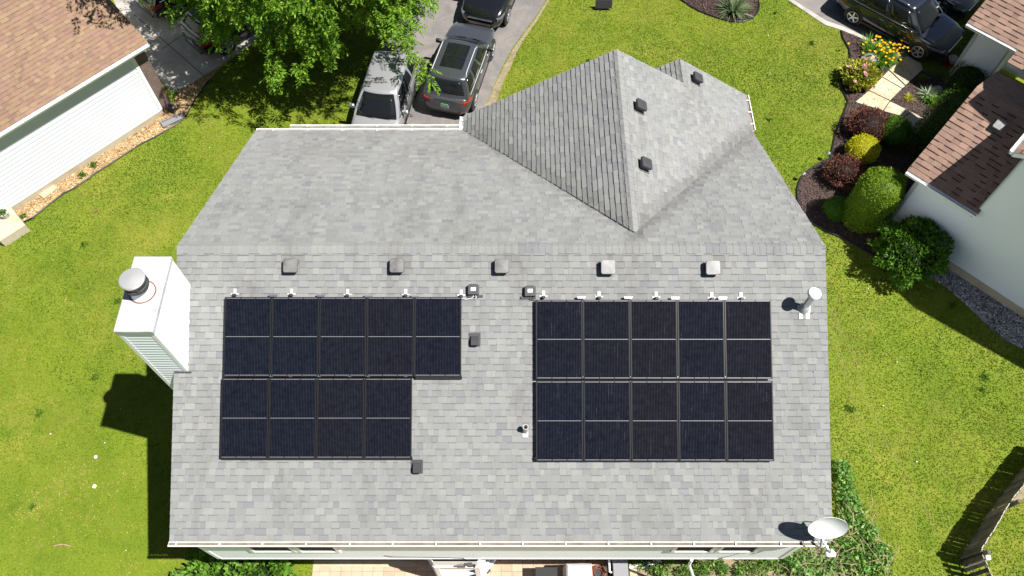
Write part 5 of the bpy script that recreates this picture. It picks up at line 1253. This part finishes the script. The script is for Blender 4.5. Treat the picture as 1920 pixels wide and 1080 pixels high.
# ================================================================== behind the house
bx = P(445, 1085, .35)
shrub('bush', 'big broad leaved green bush below the left end of the eave', 'bush', (bx.x + .05, bx.y - .15, 0), (1.45, .80), 1.15, [(.11, .24, .02), (.14, .28, .03), (.085, .19, .018), (.18, .30, .06)], 3000, (.20, .13), lump=.2, core=(.015, .03, .006), up=.6)
shrub('bush', 'small sprig of the same green leaves by the patio corner', 'bush', tuple(P(534, 1064)), (.22, .22), .45, [(.09, .19, .02), (.06, .14, .016)], 150, (.13, .08), lump=.25)
# covered grill
g0 = P(1082, 1082, .3); root = empty('grill', 'barbecue grill under a pale beige cover on the patio', 'grill', (g0.x, g0.y - .05, 0))
f = MB(); f.loft([[(x * .36 * k, y * .30 * k2 + dy_, z) for x, y in ((-1, -1), (-.3, -1.06), (.4, -1.02), (1, -1), (1.03, 0), (1, 1), (.3, 1.04), (-.4, 1), (-1, 1), (-1.02, 0))] for z, k, k2, dy_ in ((.10, 1.05, 1.05, 0), (.6, 1.0, 1.0, .0), (.88, 1.0, .98, .0), (.98, .97, .90, .02), (1.10, .93, .66, .05), (1.16, .80, .42, .06), (1.165, .2, .1, .06))]); f.build('cover', M['cover'], root, smooth=30)
for sx in (-.28, .28):
    f = MB(); f.lathe([(0, -.02), (.06, -.02), (.06, .02), (0, .02)], 14, Matrix.Translation((sx, -.22, .06)) @ Matrix.Rotation(math.pi / 2, 4, 'Y')); f.build('caster', M['black'], root)
# dark patio table to its left
g0 = P(1028, 1084, .5); root = empty('side_table', 'black metal patio table beside the covered grill', 'table', (g0.x - .05, g0.y - .05, 0))
f = MB(); f.rbox((0, 0, .66), (.62, .62, .04), .01); f.build('table_top', M['softblack'], root)
for sx in (-.26, .26):
    for sy in (-.26, .26):
        f = MB(); f.tube([(sx, sy, 0), (sx, sy, .64)], .02, 8); f.build('leg', M['softblack'], root)
# grey storage box and white pipe
g0 = P(1164, 1075, .62); root = empty('storage_box', 'plain grey storage box standing against the lower wall', 'storage box', (g0.x, g0.y, 0))
f = MB(); f.rbox((0, 0, .30), (.36, .9, .60), .02); f.build('body', M['resin'], root); f = MB(); f.rbox((0, 0, .63), (.42, .96, .06), .015); f.build('lid', M['resin'], root)
f = MB(); f.tube([P(1142, 1050, .9), P(1143, 1072, .7), P(1146, 1073, .62)], .028, 10); tag(f.build('drain_pipe', M['trim'], smooth=60), 'white vertical drain pipe between the grill and the grey box', 'pipe')
g0 = P(1127, 1074, .40); f = MB(); f.rbox((g0.x, g0.y - .12, .20), (.40, .62, .40), .02); tag(f.build('black_box', M['softblack']), 'plain black box under the coiled hose beside the grill', 'bin')  # plain box added to fill this spot with black
c = P(1122, 1074, .41); f = MB(); pts = []
for k in range(140): a = k * .30; r_ = .16 + .05 * math.sin(k * .07); pts.append(c + Vector((r_ * math.cos(a), r_ * math.sin(a), .015 * (k / 9 % 5))))
f.tube(pts, .012, 6); tag(f.build('garden_hose', M['terracotta'], smooth=180), 'coiled rust coloured garden hose in the shadow beside the grill', 'hose')
p = P(915, 1071, 0); f = MB(); f.rbox((0, 0, .06), (.09, .14, .12), .02, Matrix.Translation(p) @ Matrix.Rotation(-.7, 4, 'Z')); tag(f.build('lantern', M['black']), 'small dark object lying on the brick patio beside the bay window', 'lantern')
p = P(1187, 1073, 0); f = MB(); f.rbox((0, 0, .03), (.22, .45, .07), .012, Matrix.Translation(p)); tag(f.build('paving_stone', M['cream_concrete']), 'pale paving stone at the edge of the weeds beside the grey box', 'paving stone')
for (a, b, c_, d_), lb in (((1180, 1064, 1238, 1049), 'longer white plank lying in the weeds beside the grey box'), ((1196, 1066, 1240, 1052), 'short grey plank lying in the weeds, parallel to the white one')):
    p, q = P(a, b, .12), P(c_, d_, .16); f = MB(); f.tube([p, q], .03, 4); tag(f.build('plank', M['trim' if 'white' in lb else 'grey_trim']), lb, 'plank')
# weeds and vines along the side of the house
def cover(name, spots, n, L, W, cols, zmax):
    C = []
    for k in range(n):
        x, y, r_ = spots[R.randrange(len(spots))]; a = R.uniform(0, 6.283); q = r_ * math.sqrt(R.random()); h = zmax * R.random() * (1 - .6 * q / r_); C.append((x + q * math.cos(a), y + q * math.sin(a), .04 + h))
    D = unit(NR.normal(size=(n, 3)) + [0, 0, .55]); o = leaves(name, C, D, L * (.6 + .7 * NR.random(n)), W * (.6 + .7 * NR.random(n)), pick(cols, n, .2), M['leaf']); return tag(o, None, None, None, 'stuff')
def xy(px, py): p = P(px, py); return p.x, p.y
VS = [(*xy(a, b), r_) for a, b, r_ in ((1575, 880, .22), (1580, 905, .28), (1585, 935, .32), (1592, 960, .38), (1598, 990, .45), (1605, 1020, .5), (1618, 1045, .55), (1640, 1068, .5), (1600, 1060, .5), (1570, 1040, .45), (1540, 1060, .4), (1505, 1052, .35), (1500, 1075, .3), (1480, 1060, .22), (1625, 1000, .25), (1650, 1040, .3))]
cover('vine_leaves', VS, 2700, .12, .075, [(.14, .29, .05), (.18, .34, .09), (.10, .21, .04), (.22, .34, .10)], .55)
WS = [(*xy(a, b), r_) for a, b, r_ in ((1200, 1056, .2), (1225, 1062, .22), (1250, 1054, .2), (1300, 1062, .25), (1315, 1075, .25), (1340, 1052, .25), (1352, 1068, .18), (1400, 1056, .25), (1420, 1070, .3), (1440, 1055, .25), (1462, 1060, .28), (1385, 1072, .15), (1280, 1076, .2), (1240, 1078, .2))]
cover('weeds', WS, 2600, .11, .045, [(.11, .23, .03), (.15, .28, .05), (.21, .26, .08), (.08, .16, .025)], .30)
st = MB()
for k in range(46):
    x, y, r_ = VS[R.randrange(4, len(VS))]; a = R.uniform(0, 6.283); L = R.uniform(.5, 1.5); p = Vector((x + R.uniform(-.3, .3), y + R.uniform(-.3, .3), R.uniform(.05, .35))); q = p + Vector((math.cos(a) * L * .6, math.sin(a) * L, R.uniform(.0, .4)))
    st.tube([p, p.lerp(q, .5) + Vector((R.uniform(-.1, .1), R.uniform(-.1, .1), .15)), q], [.011, .009, .006], 5)
tag(st.build('dry_stems', M['twig'], smooth=180), kind='stuff')
# bits on the lawn
for (a, b), sz, m_, lb in (((180, 857), .05, 'white_bloom', 'round white scrap on the lawn left of the house shadow'), ((178, 912), .06, 'white_bloom', 'white paper scrap on the lawn, nearest the bottom left'), ((180, 396), .06, 'terracotta', 'small orange and white wrapper on the lawn near the stepping stone')):
    p = P(a, b, .04); f = MB(); f.add([p + Vector(q) * sz for q in ((-1, -.6, .2), (.3, -1, 0), (1, .2, .4), (.2, .9, 0), (-.8, .7, .5))], [(0, 1, 2, 3, 4)]); o = f.build('litter', M[m_]); s_ = o.modifiers.new('t', 'SOLIDIFY'); s_.thickness = .01; tag(o, lb, 'litter')
f = MB()
for k in range(15):
    t = k / 14; f.tube([P(100 + 30 * t, 1024 - 3 * math.sin(t * 3), .03), P(102.5 + 30 * t, 1024 - 3 * math.sin(t * 3 + .2), .03)], .018, 5)
tag(f.build('stick', M['twig']), 'thin dry stick lying on the lawn near the bottom left', 'stick')

# ================================================================== lawn grass and white clover
def lawn_points(n):
    p = np.column_stack([NR.uniform(-22, 22, n), NR.uniform(2.2, 32.5, n)])
    keep = np.abs(p[:, 0]) < (p[:, 1] * ST + HC * CT) * 960 / FP + .6
    for poly in NOGRASS:
        if len(poly) > 2: keep &= ~inpoly(p, poly)
    keep &= ~((p[:, 0] > 3.6) & (p[:, 0] < 8.0) & (p[:, 1] < 4.4))
    return p[keep]
p = lawn_points(820000); n_ = len(p); print('grass', n_)
val = np.array([mnoise.noise(Vector((x * .9, y * .9, 0))) + .6 * mnoise.noise(Vector((x * 3.1, y * 3.1, 5))) for x, y in p])
val = np.array([1.35 * mnoise.noise(Vector((x * .42, y * .42, 2))) + .8 * mnoise.noise(Vector((x * 1.25, y * 1.25, 0))) + .65 * mnoise.noise(Vector((x * 3.4, y * 3.4, 5))) for x, y in p]) + NR.normal(0, .12, n_)
lowf = np.array([mnoise.noise(Vector((x * .17, y * .17, 9))) for x, y in p])
vv = val + .35 * np.clip((p[:, 1] - 20) / 8, 0, 1) * (p[:, 0] < 8)
gr = np.column_stack([np.interp(vv, [-1.1, -.55, 0, .5, 1.1], c) for c in ([.050, .080, .135, .200, .290], [.105, .138, .182, .208, .245], [.006, .008, .011, .018, .050])])
gr *= (1 + .46 * lowf - .16 * np.clip((p[:, 0] + 2) / 8, 0, 1) + .12 * np.clip((7 - p[:, 1]) / 5, -1, 1))[:, None]
dry = NR.random(n_) < .03 + .10 * (val > .35); gr[dry] = [.30, .27, .11]
TR = [[xy(a, b) for a, b in q] for q in (((1557, 570), (1575, 622), (1602, 668), (1615, 722), (1640, 785), (1690, 880), (1760, 1000)), ((1566, 640), (1585, 690), (1600, 760), (1640, 860)))]
for q in TR:
    for (x1, y1), (x2, y2) in zip(q, q[1:]):
        L2 = (x2 - x1) ** 2 + (y2 - y1) ** 2; t_ = np.clip(((p[:, 0] - x1) * (x2 - x1) + (p[:, 1] - y1) * (y2 - y1)) / L2, 0, 1); d_ = np.hypot(p[:, 0] - x1 - t_ * (x2 - x1), p[:, 1] - y1 - t_ * (y2 - y1))
        near = (d_ < .09) & (NR.random(n_) < .6); gr[near] = [.30, .24, .10]
gr *= 1 + NR.normal(0, .15, (n_, 1)); gr = np.clip(gr, .004, .6)
D = NR.normal(size=(n_, 3)) * [1, 1, .2]; D[:, 2] = np.abs(D[:, 2]) + .22; D = unit(D)
o = leaves('grass', np.column_stack([p, np.full(n_, .004)]), D, .035 + .040 * NR.random(n_), .014 + .013 * NR.random(n_), gr, M['grass']); tag(o, None, None, None, 'stuff')
q = lawn_points(80); C = []
for x, y in q:
    r_ = R.uniform(.04, .15); C += [(x + R.gauss(0, r_ * .5), y + R.gauss(0, r_ * .5), .02) for _ in range(int(30 + r_ * 420))]
n_ = len(C); D = unit(NR.normal(size=(n_, 3)) * [1, 1, .4] + [0, 0, .5]); tag(leaves('lawn_weeds', C, D, .05 + .05 * NR.random(n_), .02 + .02 * NR.random(n_), pick([(.05, .115, .012), (.07, .14, .014), (.09, .16, .02)], n_), M['grass']), None, None, None, 'stuff')
p = lawn_points(420); n_ = len(p); o = leaves('clover_blooms', np.column_stack([p, np.full(n_, .05)]), unit(NR.normal(size=(n_, 3))), .03 + .04 * NR.random(n_), .03 + .02 * NR.random(n_), np.full((n_, 3), .62), M['grass']); tag(o, None, None, None, 'stuff')

# ================================================================== light, sky, camera
SUN = Vector((-.523, .136, -1)).normalized()
sl = bpy.data.lights.new('sun', 'SUN'); sl.energy = 5.0; sl.angle = math.radians(.5); sl.color = (1, .975, .935)
so = bpy.data.objects.new('sun', sl); so.rotation_euler = SUN.to_track_quat('-Z', 'Y').to_euler(); so.location = (20, -5, 40); COL.objects.link(so)
W_ = bpy.data.worlds.new('World'); SC.world = W_; W_.use_nodes = True; nt = W_.node_tree; bg = nt.nodes['Background']
sk = nt.nodes.new('ShaderNodeTexSky'); sk.sky_type = 'NISHITA'; sk.sun_disc = False; sk.sun_elevation = math.asin(-SUN.z); sk.sun_rotation = math.atan2(-SUN.x, -SUN.y)
nt.links.new(sk.outputs[0], bg.inputs[0]); bg.inputs[1].default_value = .054; sk.air_density = .5; sk.dust_density = .8; sk.altitude = 300
cam = bpy.data.cameras.new('camera'); co_ = bpy.data.objects.new('camera', cam); COL.objects.link(co_)
co_.location = (0, 0, HC); co_.rotation_euler = (TH, 0, 0); cam.sensor_width = 36; cam.lens = 36 * FP / 1920; cam.clip_end = 2000; cam.clip_start = .1
SC.camera = co_
SC.view_settings.view_transform = 'Standard'; SC.view_settings.look = 'None'; SC.view_settings.exposure = 1.02; SC.view_settings.gamma = 1
